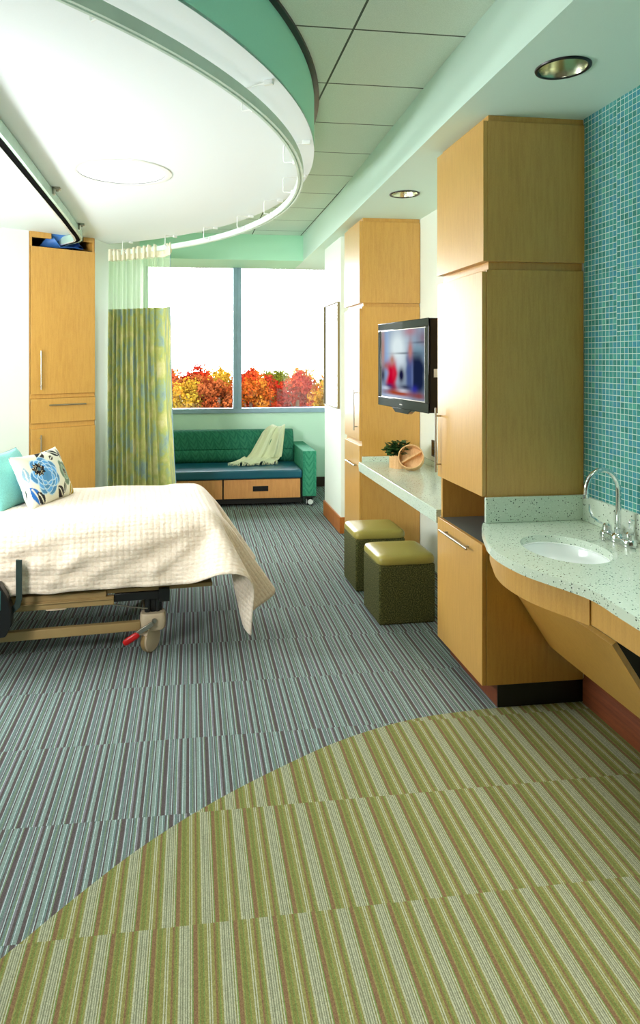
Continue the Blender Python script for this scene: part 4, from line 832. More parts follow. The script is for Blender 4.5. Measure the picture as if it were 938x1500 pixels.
-1188,329,751,-1154,329,751,-1121,329,751,-1087,329,751,-1053,329,751,-1020,329,751,-986,329,751,-953,329,751,-919,329,751,-885,329,751,-852,329,751,-818,329,751,-784,329,751,-751,329,751,-717,329,751,-683,329,751,-650,329,751,-616,329,751,-582,329,751,-549,329,751,
-515,329,751,-481,329,751,-448,329,751,-414,329,751,-380,329,751,-347,329,751,-313,329,751,-279,329,751,-246,329,751,-212,329,751,-178,329,751,-145,329,751,-111,329,751,-78,329,748,-46,329,737,-18,329,718,2,330,690,13,330,658,17,330,625,17,330,591,
17,330,558,16,330,524,16,330,490,17,330,457,19,330,423,22,330,390,28,331,356,33,331,323,41,333,291,48,334,258,57,336,225,66,337,193,-1995,359,751,-1961,359,751,-1927,359,751,-1894,359,751,-1860,359,751,-1827,359,751,-1793,359,751,-1759,359,751,
-1726,359,751,-1692,359,751,-1659,359,751,-1625,359,751,-1591,359,751,-1558,359,751,-1524,359,751,-1491,359,751,-1457,359,751,-1423,359,751,-1390,360,751,-1356,360,751,-1322,360,751,-1289,360,751,-1255,360,751,-1222,360,751,-1188,360,751,-1154,360,751,-1121,360,751,-1087,360,751,
-1053,360,751,-1020,360,751,-986,360,751,-953,360,751,-919,360,751,-885,360,751,-852,360,751,-818,360,751,-784,360,751,-751,360,751,-717,360,751,-683,360,751,-650,360,751,-616,360,751,-582,360,751,-549,360,751,-515,360,751,-481,360,751,-448,360,751,-414,360,751,
-380,360,751,-347,360,751,-313,360,751,-279,360,751,-246,360,751,-212,360,751,-178,360,751,-145,360,751,-111,360,751,-78,360,748,-46,360,737,-18,360,718,2,361,690,13,361,658,18,361,625,19,361,591,18,361,558,18,361,524,16,361,490,17,361,457,
16,361,423,18,361,389,20,361,356,25,361,323,30,362,289,37,363,256,43,364,223,51,365,191,-1995,390,751,-1961,390,751,-1927,390,751,-1894,390,751,-1860,390,751,-1827,390,751,-1793,390,751,-1759,390,751,-1726,390,751,-1692,390,751,-1659,390,751,-1625,390,751,
-1591,391,751,-1558,391,751,-1524,391,751,-1491,391,751,-1457,391,751,-1423,391,751,-1390,391,751,-1356,391,751,-1323,391,751,-1289,391,751,-1255,391,751,-1222,391,751,-1188,391,751,-1154,391,751,-1121,391,751,-1087,391,751,-1053,391,751,-1020,391,751,-986,391,751,-953,391,751,
-919,391,751,-885,391,751,-852,391,751,-818,391,751,-784,391,751,-751,391,751,-717,391,751,-683,391,751,-650,391,751,-616,391,751,-582,391,751,-549,391,751,-515,391,751,-481,391,751,-448,391,751,-414,391,751,-380,391,751,-347,391,751,-313,391,751,-279,391,751,
-246,391,751,-212,391,751,-179,391,751,-145,391,751,-111,391,751,-78,391,748,-46,391,737,-18,392,718,1,392,690,13,392,658,18,392,625,19,392,591,19,392,558,18,392,524,18,392,490,17,392,457,16,392,423,15,392,389,17,392,356,19,392,322,
24,392,289,28,393,255,34,393,222,40,394,189,-1995,421,751,-1961,421,751,-1927,421,751,-1894,422,751,-1860,422,751,-1827,422,751,-1793,422,751,-1759,422,751,-1726,422,751,-1692,422,751,-1659,422,751,-1625,422,751,-1591,422,751,-1558,422,751,-1524,422,751,-1491,422,751,
-1457,422,751,-1423,422,751,-1390,422,751,-1356,422,751,-1323,422,751,-1289,422,751,-1255,422,751,-1222,422,751,-1188,422,751,-1154,422,751,-1121,422,751,-1087,422,751,-1053,422,751,-1020,422,751,-986,422,751,-953,422,751,-919,422,751,-885,422,751,-852,422,751,-818,422,751,
-784,422,751,-751,422,751,-717,422,751,-683,422,751,-650,422,751,-616,422,751,-582,422,751,-549,422,751,-515,422,751,-481,422,751,-448,422,751,-414,422,751,-380,422,751,-347,422,751,-313,422,751,-279,422,751,-246,422,751,-212,422,751,-179,422,751,-145,422,751,
-111,422,751,-78,423,748,-46,423,737,-18,423,718,1,423,690,13,423,658,18,423,625,19,423,591,19,423,558,19,423,524,17,423,490,17,423,457,15,423,423,15,423,389,15,423,356,17,423,322,19,423,288,23,423,255,26,423,222,31,424,188,
-1995,453,751,-1961,453,751,-1927,453,751,-1894,453,751,-1860,453,751,-1827,453,751,-1793,453,751,-1759,453,751,-1726,453,751,-1692,453,751,-1659,453,751,-1625,453,751,-1591,453,751,-1558,453,751,-1524,453,751,-1491,453,751,-1457,453,751,-1423,453,751,-1390,453,751,-1356,453,751,
-1323,453,751,-1289,453,751,-1255,453,751,-1222,453,751,-1188,453,751,-1154,453,751,-1121,453,751,-1087,453,751,-1053,453,751,-1020,453,751,-986,453,751,-953,453,751,-919,453,751,-885,453,751,-852,453,751,-818,453,751,-784,453,751,-751,453,751,-717,453,751,-683,454,751,
-650,454,751,-616,454,751,-582,454,751,-549,454,751,-515,454,751,-481,454,751,-448,454,751,-414,454,751,-380,454,751,-347,454,751,-313,454,751,-280,454,751,-246,454,751,-212,454,751,-179,454,751,-145,454,751,-111,454,751,-78,454,748,-46,454,737,-18,454,718,
1,454,690,13,454,658,18,454,625,19,454,591,20,454,558,18,454,524,18,454,490,16,454,457,16,454,423,14,454,389,15,454,356,14,454,322,17,454,288,18,454,255,22,454,221,26,454,188,-1995,484,751,-1961,484,751,-1927,484,751,-1894,484,751,
-1860,484,751,-1827,484,751,-1793,484,751,-1759,484,751,-1726,484,751,-1692,484,751,-1659,484,751,-1625,484,751,-1591,484,751,-1558,484,751,-1524,484,751,-1491,484,751,-1457,484,751,-1423,484,751,-1390,484,751,-1356,484,751,-1323,484,751,-1289,484,751,-1255,484,751,-1222,484,751,
-1188,484,751,-1154,484,751,-1121,484,751,-1087,484,751,-1054,484,751,-1020,484,751,-986,484,751,-953,484,751,-919,485,751,-885,485,751,-852,485,751,-818,485,751,-784,485,751,-751,485,751,-717,485,751,-683,485,751,-650,485,751,-616,485,751,-582,485,751,-549,485,751,
-515,485,751,-481,485,751,-448,485,751,-414,485,751,-380,485,751,-347,485,751,-313,485,751,-280,485,751,-246,485,751,-212,485,751,-179,485,751,-145,485,751,-111,485,751,-78,485,748,-46,485,737,-18,485,718,1,485,690,13,485,658,18,485,625,19,485,591,
18,485,558,19,485,524,17,485,490,17,485,457,15,485,423,15,485,389,13,485,356,15,485,322,15,485,288,18,485,255,19,485,221,23,485,188,-1995,515,751,-1961,515,751,-1927,515,751,-1894,515,751,-1860,515,751,-1827,515,751,-1793,515,751,-1759,515,751,
-1726,515,751,-1692,515,751,-1659,515,751,-1625,515,751,-1591,515,751,-1558,515,751,-1524,515,751,-1491,515,751,-1457,515,751,-1423,515,751,-1390,515,751,-1356,515,751,-1323,515,751,-1289,515,751,-1255,515,751,-1222,515,751,-1188,515,751,-1154,516,751,-1121,516,751,-1087,516,751,
-1054,516,751,-1020,516,751,-986,516,751,-953,516,751,-919,516,751,-885,516,751,-852,516,751,-818,516,751,-784,516,751,-751,516,751,-717,516,751,-683,516,751,-650,516,751,-616,516,751,-582,516,751,-549,516,751,-515,516,751,-481,516,751,-448,516,751,-414,516,751,
-380,516,751,-347,516,751,-313,516,751,-280,516,751,-246,516,751,-212,516,751,-179,516,751,-145,516,751,-111,516,751,-78,516,748,-46,516,737,-18,516,718,1,516,690,13,516,658,18,516,625,19,516,591,19,516,558,18,516,524,18,516,490,16,516,457,
16,516,423,14,516,389,14,516,356,14,516,322,16,517,288,17,517,255,20,517,221,23,517,188,-1995,546,751,-1961,546,751,-1927,546,751,-1894,546,751,-1860,546,751,-1827,546,751,-1793,546,751,-1760,546,751,-1726,546,751,-1692,546,751,-1659,546,751,-1625,546,751,
-1592,546,751,-1558,546,751,-1524,546,751,-1491,546,751,-1457,546,751,-1423,547,751,-1390,547,751,-1356,547,751,-1323,547,751,-1289,547,751,-1255,547,751,-1222,547,751,-1188,547,751,-1154,547,751,-1121,547,751,-1087,547,751,-1054,547,751,-1020,547,751,-986,547,751,-953,547,751,
-919,547,751,-885,547,751,-852,547,751,-818,547,751,-784,547,751,-751,547,751,-717,547,751,-683,547,751,-650,547,751,-616,547,751,-582,547,751,-549,547,751,-515,547,751,-481,547,751,-448,547,751,-414,547,751,-380,547,751,-347,547,751,-313,547,751,-280,547,751,
-246,547,751,-212,547,751,-179,547,751,-145,547,751,-112,547,751,-78,547,748,-46,547,737,-18,547,718,1,547,690,13,547,658,18,547,625,19,547,591,19,547,558,19,547,524,17,547,490,17,547,457,15,548,423,15,548,389,14,548,356,15,548,322,
16,548,288,19,548,255,21,548,221,26,548,188,-1995,577,751,-1961,577,751,-1928,577,751,-1894,577,751,-1860,577,751,-1827,577,751,-1793,577,751,-1760,577,751,-1726,578,751,-1692,578,751,-1659,578,751,-1625,578,751,-1592,578,751,-1558,578,751,-1524,578,751,-1491,578,751,
-1457,578,751,-1423,578,751,-1390,578,751,-1356,578,751,-1323,578,751,-1289,578,751,-1255,578,751,-1222,578,751,-1188,578,751,-1154,578,751,-1121,578,751,-1087,578,751,-1054,578,751,-1020,578,751,-986,578,751,-953,578,751,-919,578,751,-885,578,751,-852,578,751,-818,578,751,
-784,578,751,-751,578,751,-717,578,751,-683,578,751,-650,578,751,-616,578,751,-582,578,751,-549,578,751,-515,578,751,-481,578,751,-448,578,751,-414,578,751,-380,578,751,-347,578,751,-313,579,751,-280,579,751,-246,579,751,-212,579,751,-179,579,751,-145,579,751,
-111,579,751,-78,579,748,-46,579,737,-18,578,718,1,578,690,13,578,659,18,578,625,19,578,591,20,578,558,18,578,524,19,579,490,16,579,457,16,579,423,14,579,389,15,579,356,16,579,322,20,579,289,22,579,255,27,578,222,31,578,188,
-1995,608,751,-1961,609,751,-1928,609,751,-1894,609,751,-1860,609,751,-1827,609,751,-1793,609,751,-1760,609,751,-1726,609,751,-1692,609,751,-1659,609,751,-1625,609,751,-1592,609,751,-1558,609,751,-1524,609,751,-1491,609,751,-1457,609,751,-1423,609,751,-1390,609,751,-1356,609,751,
-1323,609,751,-1289,609,751,-1255,609,751,-1222,609,751,-1188,609,751,-1155,609,751,-1121,609,751,-1087,609,751,-1054,609,751,-1020,609,751,-986,609,751,-953,609,751,-919,609,751,-885,609,751,-852,609,751,-818,609,751,-784,609,751,-751,609,751,-717,609,751,-683,609,751,
-650,609,751,-616,609,751,-582,609,751,-549,609,751,-515,609,751,-481,609,751,-448,610,751,-414,610,751,-380,610,751,-347,610,751,-313,610,751,-280,610,751,-246,610,751,-212,610,751,-179,610,751,-145,610,751,-111,610,751,-78,610,748,-46,610,737,-18,610,718,
1,610,690,13,609,659,18,609,625,19,609,591,18,609,558,19,610,524,17,610,490,17,610,457,15,610,423,16,610,390,16,610,356,20,610,322,23,610,289,29,609,256,33,609,222,40,608,189,-1995,640,751,-1961,640,751,-1928,640,751,-1894,640,751,
-1860,640,751,-1827,640,751,-1793,640,751,-1760,640,751,-1726,640,751,-1692,640,751,-1659,640,751,-1625,640,751,-1592,640,751,-1558,640,751,-1524,640,751,-1491,640,751,-1457,640,751,-1424,640,751,-1390,640,751,-1356,640,751,-1323,640,751,-1289,640,751,-1255,640,751,-1222,640,751,
-1188,640,751,-1155,640,751,-1121,640,751,-1087,640,751,-1054,640,751,-1020,640,751,-986,640,751,-953,640,751,-919,640,751,-885,640,751,-852,640,751,-818,640,751,-784,640,751,-751,640,751,-717,640,751,-683,640,751,-650,640,751,-616,641,751,-582,641,751,-549,641,751,
-515,641,751,-481,641,751,-448,641,751,-414,641,751,-380,641,751,-347,641,751,-313,641,751,-280,641,751,-246,641,751,-212,641,751,-179,641,751,-145,641,751,-111,641,751,-78,641,748,-46,641,737,-18,641,718,1,641,690,13,640,659,18,640,625,18,640,591,
18,641,558,17,641,524,17,641,491,17,641,457,17,641,423,17,641,390,21,641,356,24,641,323,31,640,290,36,639,256,44,638,224,51,637,191,-1995,671,751,-1961,671,751,-1928,671,751,-1894,671,751,-1860,671,751,-1827,671,751,-1793,671,751,-1760,671,751,
-1726,671,751,-1692,671,751,-1659,671,751,-1625,671,751,-1592,671,751,-1558,671,751,-1524,671,751,-1491,671,751,-1457,671,751,-1424,671,751,-1390,671,751,-1356,671,751,-1323,671,751,-1289,671,751,-1255,671,751,-1222,671,751,-1188,671,751,-1155,671,751,-1121,671,751,-1087,671,751,
-1054,671,751,-1020,671,751,-986,671,751,-953,671,751,-919,671,751,-885,671,751,-852,671,751,-818,672,751,-784,672,751,-751,672,751,-717,672,751,-684,672,751,-650,672,751,-616,672,751,-582,672,751,-549,672,751,-515,672,751,-481,672,751,-448,672,751,-414,672,751,
-380,672,751,-347,672,751,-313,672,751,-279,672,751,-246,672,751,-212,672,751,-179,673,751,-145,673,751,-111,673,751,-78,672,748,-46,672,737,-18,672,718,1,672,690,13,671,659,17,671,625,18,671,591,17,672,558,16,672,524,16,672,491,17,672,457,
18,672,423,22,672,390,27,671,357,34,670,324,40,670,291,49,668,258,57,667,225,66,665,193,-1995,702,751,-1961,702,751,-1928,702,751,-1894,702,751,-1860,702,751,-1827,702,751,-1793,702,751,-1760,702,751,-1726,702,751,-1692,702,751,-1659,702,751,-1625,702,751,
-1592,702,751,-1558,702,751,-1524,702,751,-1491,702,751,-1457,702,751,-1424,702,751,-1390,702,751,-1356,702,751,-1323,702,751,-1289,702,751,-1255,702,751,-1222,702,751,-1188,702,751,-1155,702,751,-1121,703,751,-1087,703,751,-1054,703,751,-1020,703,751,-986,703,751,-953,703,751,
-919,703,751,-885,703,751,-852,703,751,-818,703,751,-785,703,751,-751,703,751,-717,703,751,-684,703,751,-650,703,751,-616,703,751,-583,703,751,-549,703,751,-515,703,751,-481,703,751,-448,703,751,-414,703,751,-380,703,751,-347,703,751,-313,703,751,-279,704,751,
-246,704,751,-212,704,751,-179,704,751,-145,704,751,-111,704,751,-78,704,748,-46,703,737,-18,703,718,1,703,690,13,702,659,17,702,625,17,702,592,16,703,558,16,703,524,17,703,491,20,703,457,25,702,424,30,702,391,38,700,358,46,699,325,
55,697,293,64,695,261,74,692,229,83,690,196,-1995,733,751,-1961,733,751,-1928,733,751,-1894,733,751,-1860,733,751,-1827,733,751,-1793,733,751,-1760,733,751,-1726,733,751,-1692,733,751,-1659,733,751,-1625,733,751,-1592,733,751,-1558,733,751,-1524,733,751,-1491,734,751,
-1457,734,751,-1424,734,751,-1390,734,751,-1356,734,751,-1323,734,751,-1289,734,751,-1256,734,751,-1222,734,751,-1188,734,751,-1155,734,751,-1121,734,751,-1087,734,751,-1054,734,751,-1020,734,751,-986,734,751,-953,734,751,-919,734,751,-886,734,751,-852,734,751,-818,734,751,
-785,734,751,-751,734,751,-717,734,751,-684,734,751,-650,734,751,-616,734,751,-583,734,751,-549,734,751,-515,734,751,-482,734,751,-448,734,751,-414,734,751,-380,734,751,-347,735,751,-313,735,751,-279,735,751,-246,735,751,-212,735,751,-178,735,751,-145,735,751,
-111,735,751,-78,735,748,-46,735,737,-18,734,718,2,734,690,13,733,659,16,733,625,16,733,592,16,734,558,18,734,524,22,734,491,28,733,458,35,732,425,45,729,393,53,728,360,63,725,328,73,723,296,83,719,264,93,717,232,103,714,200,
-1995,764,751,-1961,764,751,-1928,764,751,-1894,764,751,-1861,764,751,-1827,765,751,-1793,765,751,-1760,765,751,-1726,765,751,-1692,765,751,-1659,765,751,-1625,765,751,-1592,765,751,-1558,765,751,-1524,765,751,-1491,765,751,-1457,765,751,-1424,765,751,-1390,765,751,-1356,765,751,
-1323,765,751,-1289,765,751,-1256,765,751,-1222,765,751,-1188,765,751,-1155,765,751,-1121,765,751,-1087,765,751,-1054,765,751,-1020,765,751,-986,765,751,-953,765,751,-919,765,751,-886,765,751,-852,765,751,-818,765,751,-785,765,751,-751,765,751,-717,765,751,-684,765,751,
-650,765,751,-616,765,751,-583,765,751,-549,765,751,-515,765,751,-482,765,751,-448,765,751,-414,765,751,-380,766,751,-347,766,751,-313,766,751,-279,766,751,-246,766,751,-212,766,751,-178,766,751,-145,767,751,-111,767,752,-77,766,748,-46,766,737,-18,765,717,
2,764,691,13,764,659,16,764,625,16,764,592,20,764,558,25,764,525,34,762,493,42,761,460,52,757,428,62,755,396,73,751,365,83,749,332,94,745,301,104,742,269,115,739,237,124,736,205,-1995,796,751,-1961,796,751,-1928,796,751,-1894,796,751,
-1861,796,751,-1827,796,751,-1793,796,751,-1760,796,751,-1726,796,751,-1693,796,751,-1659,796,751,-1625,796,751,-1592,796,751,-1558,796,751,-1525,796,751,-1491,796,751,-1457,796,751,-1424,796,751,-1390,796,751,-1356,796,751,-1323,796,751,-1289,796,751,-1256,796,751,-1222,796,751,
-1188,796,751,-1155,796,751,-1121,796,751,-1087,796,751,-1054,796,751,-1020,796,751,-987,796,751,-953,796,751,-919,796,751,-886,796,751,-852,796,751,-818,796,751,-785,796,751,-751,796,751,-717,796,751,-684,796,751,-650,796,751,-616,796,751,-583,796,751,-549,796,751,
-515,796,751,-482,796,751,-448,797,751,-414,797,751,-381,797,751,-347,797,751,-313,797,751,-279,797,751,-246,797,751,-212,797,751,-178,798,751,-144,798,751,-110,798,753,-77,798,748,-45,797,737,-18,797,717,3,795,691,13,794,659,18,795,625,24,794,593,
32,793,560,41,790,528,51,788,496,62,784,464,72,782,432,83,777,401,93,775,369,105,770,337,115,768,305,126,764,274,136,761,242,146,758,210,-1995,827,751,-1961,827,751,-1928,827,751,-1894,827,751,-1861,827,751,-1827,827,751,-1793,827,751,-1760,827,751,
-1726,827,751,-1693,827,751,-1659,827,751,-1625,827,751,-1592,827,751,-1558,827,751,-1525,827,751,-1491,827,751,-1457,827,751,-1424,827,751,-1390,827,751,-1356,827,751,-1323,827,751,-1289,827,751,-1256,827,751,-1222,827,751,-1188,827,751,-1155,827,751,-1121,827,751,-1087,827,751,
-1054,827,751,-1020,827,751,-987,827,751,-953,827,751,-919,827,751,-886,827,751,-852,827,751,-818,827,751,-785,827,751,-751,827,751,-717,827,751,-684,827,751,-650,827,751,-616,827,751,-583,827,751,-549,828,751,-515,828,751,-482,828,751,-448,828,751,-414,828,751,
-381,828,751,-347,828,751,-313,828,751,-279,828,751,-246,828,751,-212,829,751,-178,829,751,-144,829,751,-110,829,753,-76,829,748,-44,829,738,-17,828,717,2,826,689,19,824,660,31,822,628,40,821,596,49,818,564,59,816,532,70,812,500,80,809,468,
91,805,436,102,802,405,113,799,373,123,795,341,134,792,309,144,789,277,155,785,246,165,782,214,-1995,858,751,-1961,858,751,-1928,858,751,-1894,858,751,-1861,858,751,-1827,858,751,-1793,858,751,-1760,858,751,-1726,858,751,-1693,858,751,-1659,858,751,-1625,858,751,
-1592,858,751,-1558,858,751,-1525,858,751,-1491,858,751,-1457,858,751,-1424,858,751,-1390,858,751,-1356,858,751,-1323,858,751,-1289,858,751,-1256,858,751,-1222,858,751,-1188,858,751,-1155,858,751,-1121,858,751,-1087,858,751,-1054,858,751,-1020,858,751,-987,858,751,-953,858,751,
-919,858,751,-886,858,751,-852,858,751,-818,858,751,-785,858,751,-751,859,751,-717,859,751,-684,859,751,-650,859,751,-616,859,751,-583,859,751,-549,859,751,-515,859,751,-482,859,751,-448,859,751,-414,859,751,-381,859,751,-347,859,751,-313,859,751,-279,859,751,
-246,860,751,-212,860,751,-178,860,752,-144,861,751,-110,861,752,-75,860,748,-44,860,737,-16,859,716,3,857,687,21,855,658,37,853,628,50,850,597,62,847,565,73,843,534,83,840,502,94,837,470,105,834,438,115,830,406,125,827,374,136,824,342,
146,820,310,157,817,279,167,814,247,178,811,215,-1995,889,751,-1962,889,751,-1928,889,751,-1894,889,751,-1861,889,751,-1827,889,751,-1794,889,751,-1760,889,751,-1726,889,751,-1693,889,751,-1659,889,751,-1626,889,751,-1592,889,751,-1558,889,751,-1525,889,751,-1491,889,751,
-1457,889,751,-1424,889,751,-1390,889,751,-1357,889,751,-1323,889,751,-1289,889,751,-1256,890,751,-1222,890,751,-1188,890,751,-1155,890,751,-1121,890,751,-1088,890,751,-1054,890,751,-1020,890,751,-987,890,751,-953,890,751,-919,890,751,-886,890,751,-852,890,751,-819,890,751,
-785,890,751,-751,890,751,-718,890,751,-684,890,751,-650,890,751,-617,890,751,-583,890,751,-549,890,751,-516,890,751,-482,890,751,-448,890,751,-415,890,751,-381,890,751,-347,890,751,-313,890,751,-280,891,751,-246,891,751,-212,891,751,-178,891,752,-144,892,753,
-109,892,754,-75,893,749,-43,891,736,-14,889,715,5,888,685,21,886,656,37,883,625,50,881,594,63,878,563,74,874,531,85,871,499,95,868,467,106,865,435,116,861,403,126,858,371,137,855,339,147,851,308,158,848,276,168,845,244,179,842,212,
-1995,920,748,-1962,920,748,-1928,920,748,-1894,920,748,-1861,920,748,-1827,920,748,-1794,920,748,-1760,920,748,-1726,920,748,-1693,920,748,-1659,920,748,-1626,920,748,-1592,920,748,-1558,920,748,-1525,920,748,-1491,920,748,-1457,920,748,-1424,920,748,-1390,920,748,-1357,920,748,
-1323,921,748,-1289,921,748,-1256,921,748,-1222,921,748,-1188,921,748,-1155,921,748,-1121,921,748,-1088,921,748,-1054,921,748,-1020,921,748,-987,921,748,-953,921,748,-919,921,748,-886,921,748,-852,921,748,-819,921,748,-785,921,748,-751,921,748,-718,921,748,-684,921,748,
-650,921,748,-617,921,748,-583,921,748,-549,921,748,-516,921,748,-482,921,748,-448,921,748,-415,921,748,-381,921,748,-347,921,748,-314,921,748,-280,922,748,-246,922,748,-212,922,748,-178,922,747,-145,923,747,-110,924,747,-76,924,742,-43,924,734,-15,922,711,
3,919,682,17,916,650,29,913,619,40,909,587,51,905,555,61,902,523,72,898,492,82,895,460,93,892,428,103,889,396,114,886,364,124,882,332,135,879,301,145,876,269,156,873,237,166,869,205,-1995,950,739,-1962,950,740,-1928,950,740,-1895,950,740,
-1861,950,739,-1827,951,740,-1794,950,739,-1760,950,739,-1726,950,739,-1693,951,739,-1659,951,739,-1626,951,739,-1592,951,739,-1558,950,739,-1525,950,739,-1491,950,739,-1457,950,739,-1424,950,739,-1390,950,739,-1357,951,739,-1323,951,739,-1289,951,739,-1256,951,739,-1222,951,739,
-1189,951,739,-1155,951,739,-1121,951,739,-1088,951,739,-1054,951,739,-1020,951,739,-987,951,739,-953,951,739,-920,951,739,-886,951,739,-852,951,739,-819,951,739,-785,951,739,-751,951,739,-718,951,739,-684,951,739,-651,951,739,-617,951,739,-583,951,739,-550,951,739,
-516,951,739,-482,951,739,-449,951,739,-415,951,739,-381,951,739,-348,951,739,-314,951,739,-281,951,739,-247,951,739,-213,952,739,-179,952,738,-146,953,738,-111,954,739,-78,955,735,-46,955,725,-18,952,706,-2,950,676,7,944,642,14,938,610,22,932,578,
30,926,546,40,922,514,50,918,482,60,915,450,71,911,418,82,909,387,92,905,355,103,903,323,113,899,291,124,896,260,134,892,228,144,889,196,-1995,977,722,-1962,977,722,-1928,977,722,-1894,977,722,-1861,977,722,-1827,977,722,-1794,977,722,-1760,976,722,
-1726,977,722,-1693,977,722,-1659,977,722,-1626,977,722,-1592,977,722,-1558,977,722,-1525,977,721,-1491,977,721,-1458,977,721,-1424,977,721,-1390,977,721,-1357,977,721,-1323,977,721,-1289,977,721,-1256,977,721,-1222,977,721,-1189,977,721,-1155,977,721,-1121,977,721,-1088,977,721,
-1054,977,721,-1021,977,721,-987,977,721,-953,977,721,-920,977,721,-886,977,721,-852,977,721,-819,977,721,-785,977,721,-751,977,721,-718,977,721,-684,977,721,-651,977,721,-617,977,721,-583,977,721,-550,977,721,-516,977,721,-483,977,721,-449,977,721,-415,977,721,
-382,977,721,-348,978,721,-314,978,721,-281,978,721,-247,978,721,-214,978,721,-180,978,721,-147,979,721,-114,981,723,-81,983,720,-48,984,712,-20,982,695,-18,974,664,-8,969,633,-4,961,600,2,953,568,9,946,536,16,940,504,26,935,472,35,930,440,
45,927,408,55,922,377,66,920,345,76,916,313,87,913,281,97,909,249,108,906,218,118,902,186,-1995,996,698,-1962,996,698,-1928,996,698,-1894,996,698,-1861,996,698,-1827,997,698,-1794,997,698,-1760,997,698,-1726,997,698,-1693,997,698,-1659,997,698,-1626,997,698,
-1592,997,698,-1558,997,698,-1525,997,698,-1491,997,698,-1458,997,698,-1424,997,697,-1390,997,697,-1357,997,697,-1323,997,697,-1289,997,697,-1256,997,697,-1222,997,697,-1189,997,697,-1155,997,697,-1121,997,697,-1088,997,697,-1054,997,697,-1020,997,697,-987,997,697,-953,997,697,
-920,997,697,-886,997,697,-852,997,697,-819,997,697,-785,997,697,-751,997,697,-718,997,697,-684,997,697,-651,997,697,-617,997,697,-583,997,697,-550,997,697,-516,997,697,-483,997,697,-449,997,697,-415,997,697,-382,997,697,-348,997,697,-315,997,697,-281,997,697,
-248,997,697,-215,998,697,-181,998,697,-148,999,697,-115,998,697,-84,1008,701,-51,1013,699,-21,1012,685,-12,1003,654,-20,996,622,-19,986,591,-15,978,558,-9,970,526,-4,961,494,3,954,462,11,947,430,20,941,398,30,937,367,39,932,335,50,928,303,
59,923,271,70,920,239,80,915,208,90,912,176,-1995,1010,670,-1962,1010,670,-1928,1010,670,-1895,1010,670,-1861,1010,670,-1827,1010,670,-1794,1010,670,-1760,1010,670,-1727,1010,670,-1693,1010,670,-1659,1010,670,-1626,1010,670,-1592,1010,669,-1558,1010,669,-1525,1010,669,-1491,1010,669,
-1458,1010,669,-1424,1010,669,-1390,1010,669,-1357,1010,669,-1323,1010,669,-1289,1010,669,-1256,1010,669,-1222,1010,669,-1189,1010,669,-1155,1010,669,-1121,1010,669,-1088,1010,669,-1054,1010,669,-1021,1010,669,-987,1010,669,-953,1010,669,-920,1010,669,-886,1010,669,-852,1010,669,-819,1010,669,
-785,1010,669,-752,1010,669,-718,1010,669,-684,1010,669,-651,1010,669,-617,1010,669,-584,1010,669,-550,1010,669,-516,1010,669,-483,1010,669,-449,1010,669,-416,1010,669,-382,1010,669,-349,1010,669,-315,1010,669,-282,1010,669,-248,1010,669,-215,1010,668,-181,1010,668,-148,1010,668,
-115,1010,668,-86,1024,675,-56,1037,680,-24,1040,672,-6,1032,645,-10,1023,613,-17,1016,581,-21,1006,549,-21,997,517,-19,987,485,-14,978,453,-9,969,421,-2,962,389,6,954,357,15,948,325,24,942,293,33,937,261,43,932,229,53,927,197,62,922,166,
-1995,1016,639,-1962,1016,639,-1928,1016,639,-1894,1016,639,-1861,1016,639,-1827,1016,639,-1794,1016,639,-1760,1016,639,-1726,1016,639,-1693,1016,639,-1659,1016,639,-1626,1016,639,-1592,1016,639,-1558,1016,639,-1525,1016,639,-1491,1016,639,-1457,1016,639,-1424,1016,638,-1390,1016,638,-1357,1016,638,
-1323,1016,638,-1289,1016,638,-1256,1016,638,-1222,1016,638,-1189,1016,638,-1155,1016,638,-1121,1016,638,-1088,1016,638,-1054,1016,638,-1020,1016,638,-987,1016,638,-953,1016,638,-920,1016,638,-886,1016,638,-852,1016,638,-819,1016,638,-785,1017,638,-752,1016,638,-718,1016,638,-684,1016,638,
-651,1016,638,-617,1016,638,-583,1016,638,-550,1016,638,-516,1016,638,-483,1016,638,-449,1016,638,-416,1016,638,-382,1016,638,-349,1016,638,-315,1016,638,-282,1016,638,-248,1016,638,-215,1016,638,-181,1016,638,-148,1016,638,-114,1019,639,-87,1037,647,-62,1056,656,-30,1066,655,
-4,1061,635,2,1050,603,-5,1042,571,-13,1035,540,-20,1026,508,-22,1016,476,-23,1006,443,-20,997,411,-17,987,379,-11,979,347,-5,970,315,2,962,283,10,955,251,19,949,219,27,942,187,37,937,156,-1995,1019,608,-1962,1019,608,-1928,1019,608,-1894,1020,608,
-1861,1019,608,-1827,1020,608,-1794,1019,608,-1760,1020,608,-1726,1018,608,-1693,1019,608,-1659,1019,608,-1626,1019,608,-1592,1018,608,-1558,1019,608,-1525,1018,607,-1491,1019,608,-1457,1018,607,-1424,1018,607,-1390,1019,607,-1357,1018,607,-1323,1020,607,-1289,1019,607,-1256,1020,607,-1222,1019,607,
-1189,1020,607,-1155,1019,607,-1121,1020,607,-1088,1019,607,-1054,1020,607,-1020,1019,607,-987,1020,607,-953,1019,607,-920,1019,607,-886,1019,607,-852,1019,607,-819,1020,607,-785,1019,607,-752,1020,607,-718,1019,607,-684,1020,607,-651,1019,607,-617,1020,607,-584,1019,607,-550,1020,607,
-516,1019,607,-483,1020,607,-449,1019,607,-416,1020,607,-382,1019,607,-348,1020,607,-315,1019,607,-281,1019,607,-248,1018,607,-214,1019,607,-181,1019,607,-148,1022,607,-116,1032,611,-91,1052,620,-68,1074,631,-38,1089,635,-7,1089,622,8,1079,594,8,1069,562,0,1061,530,
